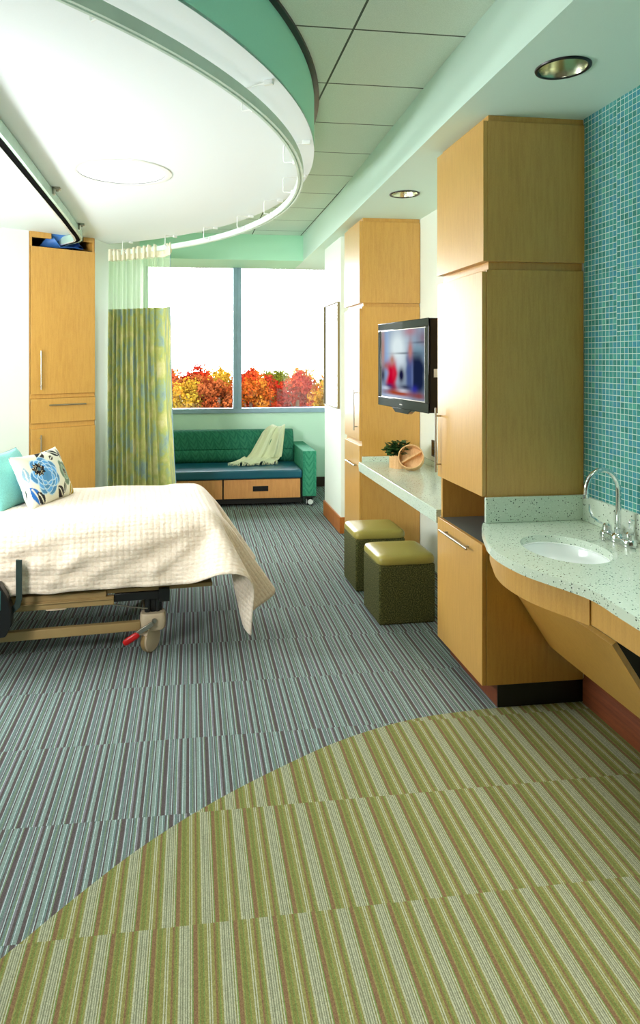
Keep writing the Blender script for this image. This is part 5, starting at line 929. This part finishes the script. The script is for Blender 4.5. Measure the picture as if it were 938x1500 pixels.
-8,1053,498,-16,1045,466,-20,1036,434,-23,1026,402,-23,1016,370,-22,1006,338,-18,997,306,-14,988,274,-8,979,242,-2,970,210,6,963,178,14,955,146,-1995,1020,577,-1962,1020,577,-1928,1021,577,-1894,1020,577,-1861,1021,577,-1827,1020,577,-1794,1021,577,-1760,1020,577,
-1726,1021,577,-1693,1020,577,-1659,1021,577,-1626,1020,576,-1592,1021,576,-1558,1020,576,-1525,1021,576,-1491,1019,576,-1457,1020,576,-1424,1020,576,-1390,1019,576,-1357,1021,576,-1323,1020,576,-1289,1021,576,-1256,1020,576,-1222,1021,576,-1189,1020,576,-1155,1021,576,-1121,1020,576,-1088,1021,576,
-1054,1020,576,-1020,1021,576,-987,1020,576,-953,1021,576,-920,1020,576,-886,1021,576,-852,1021,576,-819,1021,576,-785,1022,576,-752,1021,576,-718,1022,576,-684,1021,576,-651,1022,576,-617,1020,576,-584,1022,576,-550,1020,576,-516,1022,576,-483,1021,576,-449,1022,576,-416,1021,576,
-382,1022,576,-348,1020,576,-315,1022,576,-281,1021,576,-248,1022,576,-214,1022,576,-181,1026,576,-148,1033,578,-119,1048,584,-95,1069,594,-74,1092,606,-46,1110,613,-13,1115,606,10,1108,583,17,1097,552,14,1087,520,5,1080,488,-3,1072,456,-11,1064,425,-17,1055,393,
-21,1046,361,-23,1036,328,-23,1026,296,-21,1016,264,-19,1006,232,-14,997,200,-10,988,168,-4,979,136,-1995,1021,546,-1962,1022,546,-1928,1022,546,-1895,1023,546,-1861,1022,545,-1827,1023,545,-1794,1022,545,-1760,1023,545,-1726,1021,545,-1693,1023,545,-1659,1021,545,-1626,1022,545,
-1592,1021,545,-1558,1021,545,-1525,1020,545,-1491,1021,545,-1458,1020,545,-1424,1020,545,-1390,1021,545,-1357,1020,545,-1323,1022,545,-1289,1021,545,-1256,1022,545,-1222,1021,545,-1189,1022,545,-1155,1021,545,-1121,1022,545,-1088,1021,545,-1054,1022,545,-1020,1021,545,-987,1022,545,-953,1021,545,
-920,1022,545,-886,1022,545,-852,1022,545,-819,1023,545,-785,1022,545,-752,1024,545,-718,1022,545,-684,1023,545,-651,1022,545,-617,1023,545,-584,1022,545,-550,1023,545,-516,1022,545,-483,1023,545,-449,1022,545,-416,1024,545,-382,1022,545,-348,1024,545,-315,1023,545,-281,1025,545,
-248,1026,545,-214,1030,546,-181,1035,547,-150,1047,550,-122,1064,557,-100,1087,569,-79,1110,582,-53,1130,590,-21,1139,588,7,1136,570,22,1126,542,23,1115,510,19,1106,478,10,1099,446,2,1091,415,-7,1083,383,-13,1075,351,-19,1066,319,-21,1056,287,-23,1046,255,
-22,1036,223,-22,1026,191,-18,1016,159,-16,1006,127,-1995,1023,514,-1962,1022,514,-1928,1024,514,-1895,1023,514,-1861,1024,514,-1827,1023,514,-1794,1024,514,-1760,1023,514,-1726,1024,514,-1693,1022,514,-1659,1023,514,-1626,1022,514,-1592,1022,514,-1558,1021,514,-1525,1021,514,-1491,1020,514,
-1458,1020,514,-1424,1020,514,-1390,1020,514,-1357,1021,514,-1323,1021,514,-1289,1022,514,-1256,1021,514,-1222,1023,514,-1189,1021,514,-1155,1023,514,-1121,1021,514,-1088,1022,514,-1054,1021,514,-1021,1022,514,-987,1021,514,-953,1023,514,-920,1022,514,-886,1023,514,-852,1024,514,-819,1023,514,
-785,1025,514,-752,1024,514,-718,1025,514,-684,1023,514,-651,1024,514,-617,1023,514,-584,1024,514,-550,1023,514,-516,1025,514,-483,1024,514,-449,1025,514,-416,1024,514,-382,1026,514,-348,1026,514,-315,1028,514,-281,1029,514,-248,1033,515,-215,1038,516,-182,1048,518,-152,1062,523,
-126,1081,532,-104,1104,544,-85,1128,557,-61,1149,567,-30,1162,568,1,1163,556,22,1155,531,31,1144,501,29,1134,469,24,1125,437,14,1118,405,6,1110,373,-3,1102,342,-9,1094,310,-16,1085,278,-19,1075,246,-22,1066,214,-22,1056,181,-22,1046,149,-21,1036,117,
-1995,1023,483,-1962,1024,483,-1928,1023,483,-1895,1025,483,-1861,1024,483,-1827,1025,483,-1794,1024,483,-1760,1025,483,-1726,1023,483,-1693,1024,483,-1659,1023,483,-1626,1023,483,-1592,1021,483,-1558,1022,483,-1525,1020,483,-1491,1021,483,-1458,1020,483,-1424,1020,483,-1390,1021,483,-1357,1020,483,
-1323,1022,483,-1289,1021,483,-1256,1023,483,-1222,1022,483,-1189,1023,483,-1155,1022,483,-1121,1023,483,-1088,1022,483,-1054,1023,483,-1021,1022,483,-987,1023,483,-953,1022,483,-920,1024,483,-886,1024,483,-852,1024,483,-819,1026,483,-785,1025,483,-752,1026,483,-718,1025,483,-684,1026,483,
-651,1024,482,-617,1026,482,-584,1024,482,-550,1026,482,-516,1025,482,-483,1027,483,-449,1027,482,-416,1029,483,-382,1028,483,-348,1031,483,-315,1033,483,-281,1037,484,-248,1042,485,-216,1051,487,-184,1062,490,-156,1078,497,-130,1098,506,-110,1122,519,-90,1146,532,-68,1168,543,
-38,1184,547,-6,1189,539,20,1184,519,34,1173,490,38,1162,459,34,1153,427,28,1144,395,18,1137,363,10,1129,332,1,1122,300,-6,1113,268,-12,1104,236,-15,1095,204,-19,1085,172,-20,1075,140,-20,1065,108,-1995,1024,452,-1962,1024,452,-1928,1025,452,-1895,1024,452,
-1861,1026,452,-1827,1025,452,-1794,1026,452,-1760,1024,452,-1726,1025,452,-1693,1024,452,-1659,1024,452,-1626,1023,452,-1592,1023,452,-1558,1021,452,-1525,1021,452,-1491,1020,452,-1458,1020,452,-1424,1020,452,-1390,1020,451,-1357,1021,451,-1323,1021,451,-1290,1022,451,-1256,1022,451,-1222,1023,451,
-1189,1022,451,-1155,1023,451,-1121,1022,451,-1088,1023,451,-1054,1022,451,-1021,1023,451,-987,1023,451,-953,1024,451,-920,1024,451,-886,1025,451,-853,1026,451,-819,1026,451,-785,1027,451,-752,1026,451,-718,1027,451,-684,1026,451,-651,1027,451,-617,1026,451,-584,1027,451,-550,1027,451,
-516,1029,451,-483,1029,451,-449,1031,452,-416,1032,452,-382,1035,452,-349,1036,452,-315,1041,453,-282,1045,454,-249,1054,456,-217,1063,458,-187,1078,464,-159,1095,471,-136,1117,481,-115,1140,494,-97,1164,508,-74,1187,519,-46,1204,525,-14,1213,522,15,1211,505,35,1203,480,
43,1191,449,44,1181,417,38,1172,385,31,1163,354,21,1156,322,13,1149,290,4,1141,259,-2,1132,227,-9,1124,195,-12,1114,163,-15,1105,131,-16,1095,99,-1995,1025,421,-1962,1026,421,-1928,1025,421,-1895,1026,421,-1861,1025,421,-1827,1027,421,-1794,1025,421,-1760,1026,421,
-1727,1025,421,-1693,1026,421,-1659,1024,421,-1626,1024,421,-1592,1022,420,-1558,1022,420,-1525,1020,420,-1491,1020,420,-1458,1019,420,-1424,1019,420,-1390,1020,420,-1357,1020,420,-1323,1022,420,-1290,1021,420,-1256,1023,420,-1222,1022,420,-1189,1024,420,-1155,1023,420,-1121,1024,420,-1088,1023,420,
-1054,1024,420,-1021,1023,420,-987,1024,420,-953,1024,420,-920,1026,420,-886,1026,420,-853,1027,420,-819,1028,420,-785,1028,420,-752,1029,420,-718,1028,420,-684,1029,420,-651,1027,420,-617,1029,420,-584,1028,420,-550,1030,420,-516,1031,420,-483,1033,421,-449,1034,421,-416,1038,421,
-382,1040,421,-349,1045,422,-315,1049,423,-283,1057,425,-250,1065,427,-220,1078,431,-190,1093,437,-164,1113,445,-140,1134,456,-121,1158,469,-101,1182,483,-81,1205,495,-54,1224,503,-23,1236,502,9,1238,491,33,1231,468,47,1221,440,50,1210,408,48,1200,376,41,1192,344,
33,1183,312,23,1176,281,16,1168,249,7,1161,218,1,1152,186,-4,1143,154,-7,1133,122,-10,1124,89,-1995,1026,390,-1962,1026,390,-1928,1027,390,-1895,1027,390,-1861,1027,390,-1827,1027,390,-1794,1027,390,-1760,1026,390,-1727,1026,390,-1693,1026,389,-1659,1025,389,-1626,1024,389,
-1592,1023,389,-1558,1022,389,-1525,1021,389,-1491,1020,389,-1458,1020,389,-1424,1020,389,-1390,1020,389,-1357,1021,389,-1323,1021,389,-1290,1022,389,-1256,1022,389,-1222,1023,389,-1189,1023,389,-1155,1023,389,-1121,1023,389,-1088,1024,389,-1054,1024,389,-1021,1024,389,-987,1025,389,-953,1025,389,
-920,1026,389,-886,1027,389,-853,1028,389,-819,1029,389,-785,1029,389,-752,1029,389,-718,1030,389,-684,1030,389,-651,1030,389,-617,1030,389,-584,1031,389,-550,1033,389,-516,1035,389,-483,1037,390,-449,1040,390,-416,1043,390,-382,1048,391,-349,1053,392,-316,1060,394,-284,1068,396,
-252,1079,399,-222,1093,404,-194,1110,411,-168,1130,420,-146,1152,431,-126,1176,444,-107,1200,458,-87,1224,471,-62,1244,480,-31,1258,482,1,1263,474,29,1259,456,47,1250,429,55,1239,398,56,1228,366,51,1219,334,43,1211,303,35,1204,271,26,1196,240,18,1188,208,
10,1180,176,5,1171,144,0,1162,112,-2,1152,80,]
cc = []
for i in range(NX*NY):
    x, y, z = vals[3*i]/1000, vals[3*i+1]/1000, vals[3*i+2]/1000
    if x > -.15 and z < .70:
        k = min(1, (x+.15)/.15)*(.70-z)/.6
        x += (.14+.05*max(0, min(1, (y+.05)/.25)))*k
        z = .70-(.70-z)*(1-.05*min(1, (x+.15)/.15))
    cc.append(Vector((x, y, z)))
# soft diagonal creases on the hanging side and ripples on the top
CR = ([(-.90,-.27),(-.77,-.17),(-.48,-.11),(-.2,-.05)], [(-.66,-.24),(-.40,-.13),(-.12,-.03)], [(-.36,-.25),(-.18,-.12),(-.03,-.02)], [(-1.35,-.28),(-1.05,-.2),(-.80,-.21)], [(-1.1,-.12),(-.85,-.05),(-.6,-.03)])
def crease(s, t):
    tot = 0
    for P in CR:
        best = (9, 0)
        for (a, b), (c, d) in zip(P, P[1:]):
            k = max(0, min(1, ((s-a)*(c-a)+(t-b)*(d-b))/((c-a)**2+(d-b)**2)))
            dx, dy = s-a-k*(c-a), t-b-k*(d-b); dd = math.hypot(dx, dy)
            sg = 1 if (c-a)*dy-(d-b)*dx > 0 else -1
            if dd < best[0]: best = (dd, sg*dd)
        e = best[1]
        tot += math.exp(-((e-.022)/.028)**2)-.8*math.exp(-((e+.018)/.026)**2)
    return tot
uvc = []; pts = []
for j in range(NY):
    for i in range(NX):
        p = cc[j*NX+i].copy(); s_ = -2.0+2.52*i/(NX-1); t_ = -.325+1.65*j/(NY-1)
        side = max(0, min(1, (.70-p.z)/.12)) if t_ < .1 else 0
        foot = max(0, min(1, (-.05-p.x)/.2))
        if p.x < -.02:
            n1 = noise.noise((s_*2.6+t_*3.2, (t_-s_*.45)*7.0, 2.1)); n2 = noise.noise((s_*7-t_*3, t_*9+s_*6, 5.2))
            cr = max(0, 1-abs(n1)*5)
            p.y -= side*foot*(.018*cr+.014*n2+.010)+.022*max(side, .4 if p.y < .12 else 0)*crease(s_, t_)
            p.z += (1-side)*(.008*n2+.006*n1) if side < .5 else side*.012*noise.noise((s_*6, 0, 7))
        pts.append(p); uvc.append((s_+3, t_+1, 0, 1))
fs = [(j*NX+i, j*NX+i+1, (j+1)*NX+i+1, (j+1)*NX+i) for j in range(NY-1) for i in range(NX-1)]
sprd = MB().add(pts, fs).build('bedspread', M['spread'], None, solid=.012, sub=1, angle=180, cols=uvc)
sprd.location = (BX, BY, .012); sprd.rotation_euler = (0, 0, BA_)
tag(sprd, 'cream quilted bedspread hanging to a point off the foot of the hospital bed', 'bedspread')

# cushions -------------------------------------------------------------
def cushion(name, w, h, th, nu, nv, mat, colf=None):
    vs = []; cols = []; fs = []
    for side in (0, 1):
        for j in range(nv):
            for i in range(nu):
                u, v = 2*i/(nu-1)-1, 2*j/(nv-1)-1
                t = ((1-u*u)*(1-v*v)); t = t**.42
                x = u*w/2*(1-.10*(1-v*v)); z = v*h/2*(1-.10*(1-u*u))
                wr = .008*noise.noise((u*3, v*3, side+.5))*(1-t*.5)
                y = (-1 if side == 0 else 1)*(th/2*t)+wr
                vs.append((x, y, z+h/2)); cols.append(colf((u+1)/2, (v+1)/2) if colf else (1, 1, 1, 1))
    n0 = nu*nv
    for s in (0, 1):
        for j in range(nv-1):
            for i in range(nu-1):
                a = s*n0+j*nu+i; q = (a, a+1, a+nu+1, a+nu)
                fs.append(q if s == 0 else q[::-1])
    return MB().add(vs, fs).build(name, mat, None, cols=cols, angle=180)
def floral(u, v):
    X, Y = u*1.45, v
    c = lin(238,236,216)
    def leafb(cx, cy, a, L, Wd, col):
        nonlocal c
        dx, dy = X-cx, Y-cy; p = dx*math.cos(a)+dy*math.sin(a); q = -dx*math.sin(a)+dy*math.cos(a)
        if abs(p) < L and abs(q) < Wd*(1-(p/L)**2): c = lin(238,236,216) if abs(q) < .010 and abs(p) < L*.8 else lin(*col)
    for a in ((.12,.22,-1.1,.2,.07,(40,110,190)),(.24,.14,-.9,.17,.07,(34,34,36)),(.85,.12,2.4,.16,.09,(38,28,24)),(.66,.93,.3,.16,.08,(30,26,24)),(1.12,.90,-.5,.18,.07,(26,26,22)),(.90,.82,.4,.08,.05,(60,50,34)),(1.32,.84,1.6,.12,.05,(40,36,30)),(1.02,.18,1.3,.12,.05,(60,70,36)),(1.3,.12,.9,.16,.10,(176,150,40)),(.06,.62,1.5,.14,.05,(150,186,206))): leafb(*a)
    def flower(cx, cy, R0, lob, base, line, layers, ccol, cr, sq=1.0):
        nonlocal c
        dx, dy = (X-cx)/sq, Y-cy; r = math.hypot(dx, dy); a = math.atan2(dy, dx)
        for k in range(layers):
            Rk = R0*(1-k/layers*.72); edge = Rk*(.84+.17*abs(math.sin(a*lob/2+k*1.1))+.03*math.sin(a*3+k))
            if r < edge:
                f = (.72, 1.15, .80, 1.2, .9)[k % 5]*(.8+.3*(r/Rk))
                c = tuple(min(1, x*f) for x in lin(*base)[:3])+(1,)
                if r > edge-.020: c = lin(*line)
        if r < cr:
            c = lin(*ccol)
            if noise.noise((X*60, Y*60, .3)) > .25: c = lin(226,206,160)
    flower(1.18, .47, .27, 5, (126,150,120), (176,194,166), 2, (24,22,18), .085, .8)
    flower(.50, .52, .40, 7, (92,160,214), (196,226,244), 5, (18,18,24), .0)
    dx, dy = X-.36, Y-.66; r = math.hypot(dx, dy*1.3)
    if r < .155+.02*math.sin(9*math.atan2(dy, dx)):
        c = lin(18,18,24)
        if noise.noise((X*45, Y*45, .3)) > .28: c = lin(226,210,170)
        if r < .05: c = lin(70,110,130)
    return c
fc = cushion('floral_cushion', .50, .34, .15, 150, 106, M['floral'], floral)
def place(o, bl, br, lean, roll=0):
    a, b = Vector(bl), Vector(br); ang = math.atan2(b.y-a.y, b.x-a.x); m = (a+b)/2
    o.matrix_world = Matrix.Translation(m) @ Matrix.Rotation(ang, 4, 'Z') @ Matrix.Rotation(R_(-lean), 4, 'X') @ Matrix.Rotation(R_(roll), 4, 'Y')
place(fc, (-.905, 3.93, .748), (-.745, 4.40, .748), 24, 0)
tag(fc, 'cream cushion printed with a big blue flower, leaning on the teal cushion', 'cushion')
tc = cushion('cushion', .46, .37, .16, 40, 36, M['teal_cushion'])
place(tc, (-1.07, 3.86, .748), (-.92, 4.32, .748), 30, 0)
tag(tc, 'plain teal cushion behind the flowered cushion on the bed', 'cushion')

# ------------------------------------------------------------------ curtain track and curtain
TZ, TR = 2.655, 2.925
tk = empty('curtain_track', (0, 0, 0), 0, 'curved pale curtain track hung under the edge of the white drum ceiling', 'curtain track')
ta = [R_(-75+k*1.5) for k in range(90)]
ta = [a for a in ta if a < R_(59.5)]
cpt = lambda a, r, z: (DC.x+r*math.cos(a), DC.y+r*math.sin(a), z)
part('rail', MB().sweep([cpt(a, TR, TZ) for a in ta], [(-.016, -.022), (-.005, -.022), (-.005, -.012), (.005, -.012), (.005, -.022), (.016, -.022), (.016, .022), (-.016, .022)], up=(0, 0, 1)), M['track_metal'], tk, angle=40)
for deg in (-46, -29, -14, -1.5, 11, 22, 33, 44, 55):
    a = R_(deg); e = Vector((math.cos(a), math.sin(a), 0)); tt = Vector((-e.y, e.x, 0)); c3 = Vector((DC.x, DC.y, 0))
    q = lambda r, z: c3+e*r+Vector((0, 0, z))
    br = part('bracket', MB().tube([q(2.985, HS-.012), q(2.93, HS-.012), q(2.85, HS-.020), q(2.845, HS-.03), q(2.845, TZ+.008), q(2.85, TZ), q(TR-.016, TZ)], .0035, 8), M['white_metal'], tk)
    part('clamp', MB().box(-.02, .02, -.010, .010, -.020, 0, Matrix.Translation(q(2.965, HS)) @ Matrix.Rotation(a, 4, 'Z')), M['white_metal'], br, bevel=.002)
    part('rail_clip', MB().box(-.008, .008, -.012, .012, -.014, .014, Matrix.Translation(q(TR-.024, TZ)) @ Matrix.Rotation(a, 4, 'Z')), M['white_metal'], br, bevel=.002)

cu = empty('curtain', (0, 0, 0), 0, 'yellow green pleated curtain with a see-through mesh top hanging beside the window', 'curtain')
A0, A1 = R_(59.2), R_(43.8)
def cpoint(u, z):
    k = max(0, (TZ-z)/2.3)
    a = A0+(A1-A0)*(u*(1+.16*k*k))+R_(.25)*k
    # pleats: closely packed on the left, one broad flat panel at the free edge
    ph = 2*math.pi*(12.5*(u**.85)) if u < .80 else 2*math.pi*12.5*(.80**.85)+(u-.80)*9
    amp = (.056 if u < .8 else .05*(1-.3*(u-.8)/.2))*(.75+.4*k)
    r = TR-.01+amp*math.sin(ph)+.012*math.sin(ph*.5+1.3)+.01*math.sin(z*2.2+u*9)*k
    a += R_(.30)*math.cos(ph)*(1 if u < .8 else .2)
    return Vector(cpt(a, r, z))
def sheet(z0, z1, nu=260, nv=24, hem=0):
    cols = []
    mb = MB().grid(lambda u, v: cpoint(u, z0+(z1-z0)*v), nu, nv)
    for j in range(nv):
        for i in range(nu): cols.append((i/(nu-1)*1.5, (z0+(z1-z0)*j/(nv-1)), 0, 1))
    return mb, cols
mb, cols = sheet(.30, 2.105); part('fabric_panel', mb, M['curtain'], cu, cols=cols, angle=180)
mb, cols = sheet(2.105, 2.60, 260, 8); part('mesh_panel', mb, M['net'], cu, cols=cols, angle=180)
mb = MB().grid(lambda u, v: cpoint(u, 2.575+.105*v)+Vector((0, 0, .012*math.sin(u*70)*v)), 260, 6); part('heading', mb, M['heading'], cu, angle=180, solid=.012)
tape = plain('mesh_tape', lin(176,204,176), .8)
for u in (.0, .32, .55, .77):
    part('mesh_seam', MB().sweep([cpoint(u, 2.105+.06*k) for k in range(9)], [(.006, .0015), (-.006, .0015), (-.006, -.0015), (.006, -.0015)]), tape, cu)
part('edge_binding', MB().sweep([cpoint(1.0, .30+.076*k) for k in range(31)], [(.009, .002), (-.009, .002), (-.009, -.002), (.009, -.002)]), plain('blue_grey_tape', lin(104,140,160), .8), cu)
for k in range(15):
    p = cpoint(.02+.96*k/14, 2.62); a = math.atan2(p.y-DC.y, p.x-DC.x); q = Vector(cpt(a, TR, TZ-.02))
    part('carrier', MB().tube([q, q-Vector((0, 0, .03)), cpoint(.02+.96*k/14, 2.60)], .004, 6), M['heading'], cu)

# ------------------------------------------------------------------ patient lift rail
lr = empty('lift_rail', (0, 0, 0), 0, 'pale ceiling lift rail with a dark slot running to the closet top', 'rail')
dv = Vector((-.10, 2.78)).normalized()
rp = [Vector((-.905, 1.6, 2.722)), Vector((-.925, 3.5, 2.722)), Vector((-.960, 5.2, 2.722)), Vector((-.985, 5.95, 2.722)), Vector((-1.0, 6.10, 2.722)), Vector((-1.03, 6.19, 2.722)), Vector((-1.075, 6.25, 2.722)), Vector((-1.15, 6.35, 2.722)), Vector((-1.22, 6.45, 2.722))]
part('rail', MB().sweep(rp, [(-.036, -.034), (-.016, -.034), (-.012, -.022), (.012, -.022), (.016, -.034), (.036, -.034), (.036, .030), (.030, .036), (-.030, .036), (-.036, .030)], up=(0, 0, 1)), plain('pale_rail_enamel', lin(190,222,206), .25), lr, angle=30)
part('slot', MB().sweep(rp, [(-.026, -.0362), (.016, -.0362), (.013, -.026), (-.013, -.026)], up=(0, 0, 1)), plain('slot_black', lin(6,6,7), .9, 0, .05), lr)
part('slot_lip', MB().sweep(rp, [(-.037, -.040), (-.019, -.040), (-.019, -.034), (-.037, -.034)], up=(0, 0, 1)), M['white_metal'], lr)
for yy, xx in ((2.4, -.913), (4.55, -.945), (5.75, -.975)):
    part('mounting_clip', MB().box(xx+.036, xx+.085, yy-.02, yy+.02, HS-.016, HS).box(xx+.036, xx+.05, yy-.02, yy+.02, HS-.05, HS).tube([(xx+.065, yy, HS-.016), (xx+.065, yy, HS-.028)], .009), M['steel'], lr, bevel=.002)

# ------------------------------------------------------------------ lights as objects
def downlight(x, y, label):
    t = empty('recessed_downlight', (x, y, HS), 0, label, 'ceiling light', 'recessed downlights in the soffit')
    part('trim_ring', MB().lathe([(.088, -.004), (.094, -.008), (.102, -.006), (.104, -.001), (.088, -.001)], 48, close=False), M['black'], t)
    part('reflector', MB().lathe([(.091, -.002), (.090, .0), (.084, .035), (.074, .075), (.060, .110), (0, .112)], 48, close=False), M['reflector'], t)
    part('bulb', MB().lathe([(0, .092), (.020, .094), (.034, .102), (.036, .111), (0, .111)], 24), M['bulb'], t)
    return t
downlight(*DL[0], 'round recessed downlight in the soffit above the sink')
downlight(*DL[1], 'round recessed downlight in the soffit above the desktop')
rl = empty('flush_ceiling_light', (LC[0], LC[1], HS), 0, 'large round flush light set in the white drum ceiling', 'ceiling light')
part('rim', MB().lathe([(.262, -.002), (.278, -.006), (.300, -.005), (.304, -.001), (.262, .012)], 72, close=False), M['white_metal'], rl)
part('gap_ring', MB().lathe([(.264, -.0015), (.272, -.0015), (.272, .004), (.264, .004)], 72, close=False), plain('grey_gasket', lin(110,120,118), .6), rl)
part('diffuser', MB().lathe([(0, -.001), (.2, -.001), (.262, .001), (.262, .006), (0, .008)], 64), M['diffuser'], rl)

# ------------------------------------------------------------------ outside
structure('ground_outside', bx(-60, 90, 12, 180, -15, -14), M['earth'], smooth=False)
def crown_mesh(seed, pal):
    r = random.Random(seed); vs = []; fs = []; cols = []
    blobs = []
    for k in range(34):
        a = r.uniform(0, 6.28); e = r.uniform(-1.2, 1.4); q = r.uniform(.55, .95)
        blobs.append((Vector((math.cos(a)*math.cos(e)*2.3*q, math.sin(a)*math.cos(e)*2.3*q, math.sin(e)*(2.5 if e > 0 else 4.2)*q)), r.uniform(.7, 1.15)))
    for c, br in blobs:
        tone = r.uniform(.75, 1.2); base = r.choice(pal)
        for k in range(100):
            d_ = Vector((r.gauss(0, 1), r.gauss(0, 1), r.gauss(0, 1))).normalized(); p = c+d_*br*r.uniform(.55, 1.05)
            n_ = (d_+Vector((r.uniform(-.8, .8), r.uniform(-.8, .8), r.uniform(-.8, .8)))).normalized()
            t = n_.cross(Vector((r.uniform(-1, 1), r.uniform(-1, 1), r.uniform(-1, 1)))).normalized(); b_ = n_.cross(t); s = r.uniform(.11, .22)
            i0 = len(vs); vs += [p-t*s, p-b_*s*.7, p+t*s, p+b_*s*.7]; fs.append((i0, i0+1, i0+2, i0+3))
            kk = tone*r.uniform(.7, 1.2); cl = tuple(x*kk*LEAFK for x in lin(*base)[:3])+(1,); cols += [cl]*4
    return vs, fs, cols
LEAFK = 0.21
pals = dict(red=[(214,58,30),(190,40,30),(226,84,40)], orange=[(230,124,40),(236,146,52),(214,96,36)], golden=[(238,186,60),(228,160,50),(206,170,60)], olive=[(126,132,40),(152,146,46),(100,116,36)], russet=[(180,84,40),(206,110,60),(158,70,36)], green=[(70,98,36),(90,110,40),(58,84,32)])
proto = {}
tree_n = {}
rt = random.Random(21)
rows = [(80, -4.1, ['orange','orange','golden','russet','orange','red','red','golden']), (95, -4.3, ['orange','red','russet','golden','red','olive','red','orange']), (112, -4.5, ['golden','orange','red','golden','orange','olive','golden','green'])]
rown = ['in the nearest row of treetops', 'in the middle row of treetops', 'on the skyline of treetops']
ordn = ['first', 'second', 'third', 'fourth', 'fifth', 'sixth', 'seventh', 'eighth']
for ri, (Y, zc, kinds) in enumerate(rows):
    x0, x1 = -Y*.105, Y*.235
    for k, kd in enumerate(kinds):
        x = x0+(x1-x0)*(k+.5)/8+rt.uniform(-.5, .5)
        t = empty('autumn_tree', (x, Y+rt.uniform(-3, 3), -14), rt.uniform(0, 6.28), '%s-leaved autumn tree outside the window, %s from the left %s' % (kd, ordn[k], rown[ri]), 'tree', 'autumn trees beyond the window')
        s = (x1-x0)/8/3.7*rt.uniform(1.16, 1.26)
        if kd not in proto:
            vs, fs, cl = crown_mesh(len(proto)+5, pals[kd])
            c = MB().add(vs, fs).build('crown', M['leaves'], t, cols=cl, smooth=False); proto[kd] = c
        else:
            c = proto[kd].copy(); COL.objects.link(c); c.parent = t
        top = zc+14.1+rt.uniform(-.15, .15)
        c.location = (0, 0, top); c.scale = (s, s, s*1.05)
        if 'trunk' not in proto:
            tr = MB().tube([(0, 0, 0), (.05, .03, 4), (-.05, .0, 8), (.0, .05, 11)], .22, 10).tube([(0, 0, 8), (.8, .2, 10), (1.3, .3, 11.5)], .09, 8).tube([(0, 0, 7.5), (-.8, -.4, 9.6), (-1.2, -.5, 11.2)], .09, 8).build('trunk', M['bark'], t); proto['trunk'] = tr
        else:
            tr = proto['trunk'].copy(); COL.objects.link(tr); tr.parent = t

# ------------------------------------------------------------------ camera
cam = bpy.data.cameras.new('camera'); co = bpy.data.objects.new('camera', cam); COL.objects.link(co)
co.location = (0, 0, HCAM); co.rotation_euler = (R_(90), 0, -psi)
cam.sensor_fit = 'AUTO'; cam.sensor_width = 36; cam.lens = 970*36/1500
cam.shift_x = (469-408)/1500; cam.shift_y = -(750-525)/1500
cam.clip_start = .05; cam.clip_end = 500
SC.camera = co

# ------------------------------------------------------------------ light
def area(name, loc, to, sx, sy, power, col=(1, 1, 1), spread=180):
    l = bpy.data.lights.new(name, 'AREA'); l.shape = 'RECTANGLE'; l.size = sx; l.size_y = sy; l.energy = power; l.color = col; l.spread = R_(spread)
    o = bpy.data.objects.new(name, l); COL.objects.link(o); o.location = loc
    o.rotation_euler = (Vector(to)-Vector(loc)).to_track_quat('-Z', 'Y').to_euler(); return o
po = area('window_portal', (.55, 8.45, 1.88), (.55, 0, 1.88), 2.34, 1.87, 1); po.data.cycles.is_portal = True
area('left_fill', (-2.45, 3.7, 1.75), (1.3, 3.7, 2.35), 1.3, .6, 98, (.95, .985, 1))  # out-of-view area light added to brighten the drum ceiling and cabinet fronts
area('added_strobe', (-2.0, 1.1, 1.9), (.2, 7.6, 1.5), .7, .7, 34, (1, .99, .97), 85)  # unseen strobe added to brighten the back wall
area('ceiling_fill', (-.4, .2, .9), (.8, 3.3, 3.06), .5, .5, 2.5, (1, 1, 1), 70)  # unseen upward fill added to lift the near ceiling tiles
area('foreground_fill', (.75, .55, HC-.03), (.6, .75, 0), 1.3, .7, 26, (1, .98, .94), 100)  # unseen overhead fill added to light the foreground carpet
for (x, y), pw in zip(DL+((1.43, .45),), (46, 18, 12)):
    l = bpy.data.lights.new('downlight_beam', 'SPOT'); l.energy = pw; l.spot_size = R_(120); l.spot_blend = .6; l.shadow_soft_size = .03; l.color = (1, .94, .82)
    o = bpy.data.objects.new('downlight_beam', l); COL.objects.link(o); o.location = (x, y, HS+.085 if y > 1 else HS-.03)
    if 1 < y < 3:
        l.spot_size = R_(52); l.spot_blend = .8; o.rotation_euler = (Vector((1.60, 2.18, .867))-o.location).to_track_quat('-Z', 'Y').to_euler()
w = bpy.data.worlds.new('sky'); SC.world = w; w.use_nodes = True
bg = w.node_tree.nodes['Background']; bg.inputs[0].default_value = (.95, .98, 1, 1); bg.inputs[1].default_value = 18
vs_ = SC.view_settings; vs_.view_transform = 'Standard'; vs_.look = 'None'; vs_.gamma = 1; vs_.exposure = 0; vs_.use_curve_mapping = False
SC.cycles.max_bounces = 8; SC.cycles.diffuse_bounces = 5; SC.cycles.transparent_max_bounces = 16
SC.cycles.caustics_reflective = False; SC.cycles.caustics_refractive = False; SC.cycles.sample_clamp_indirect = 8
SC.cycles.use_denoising = True
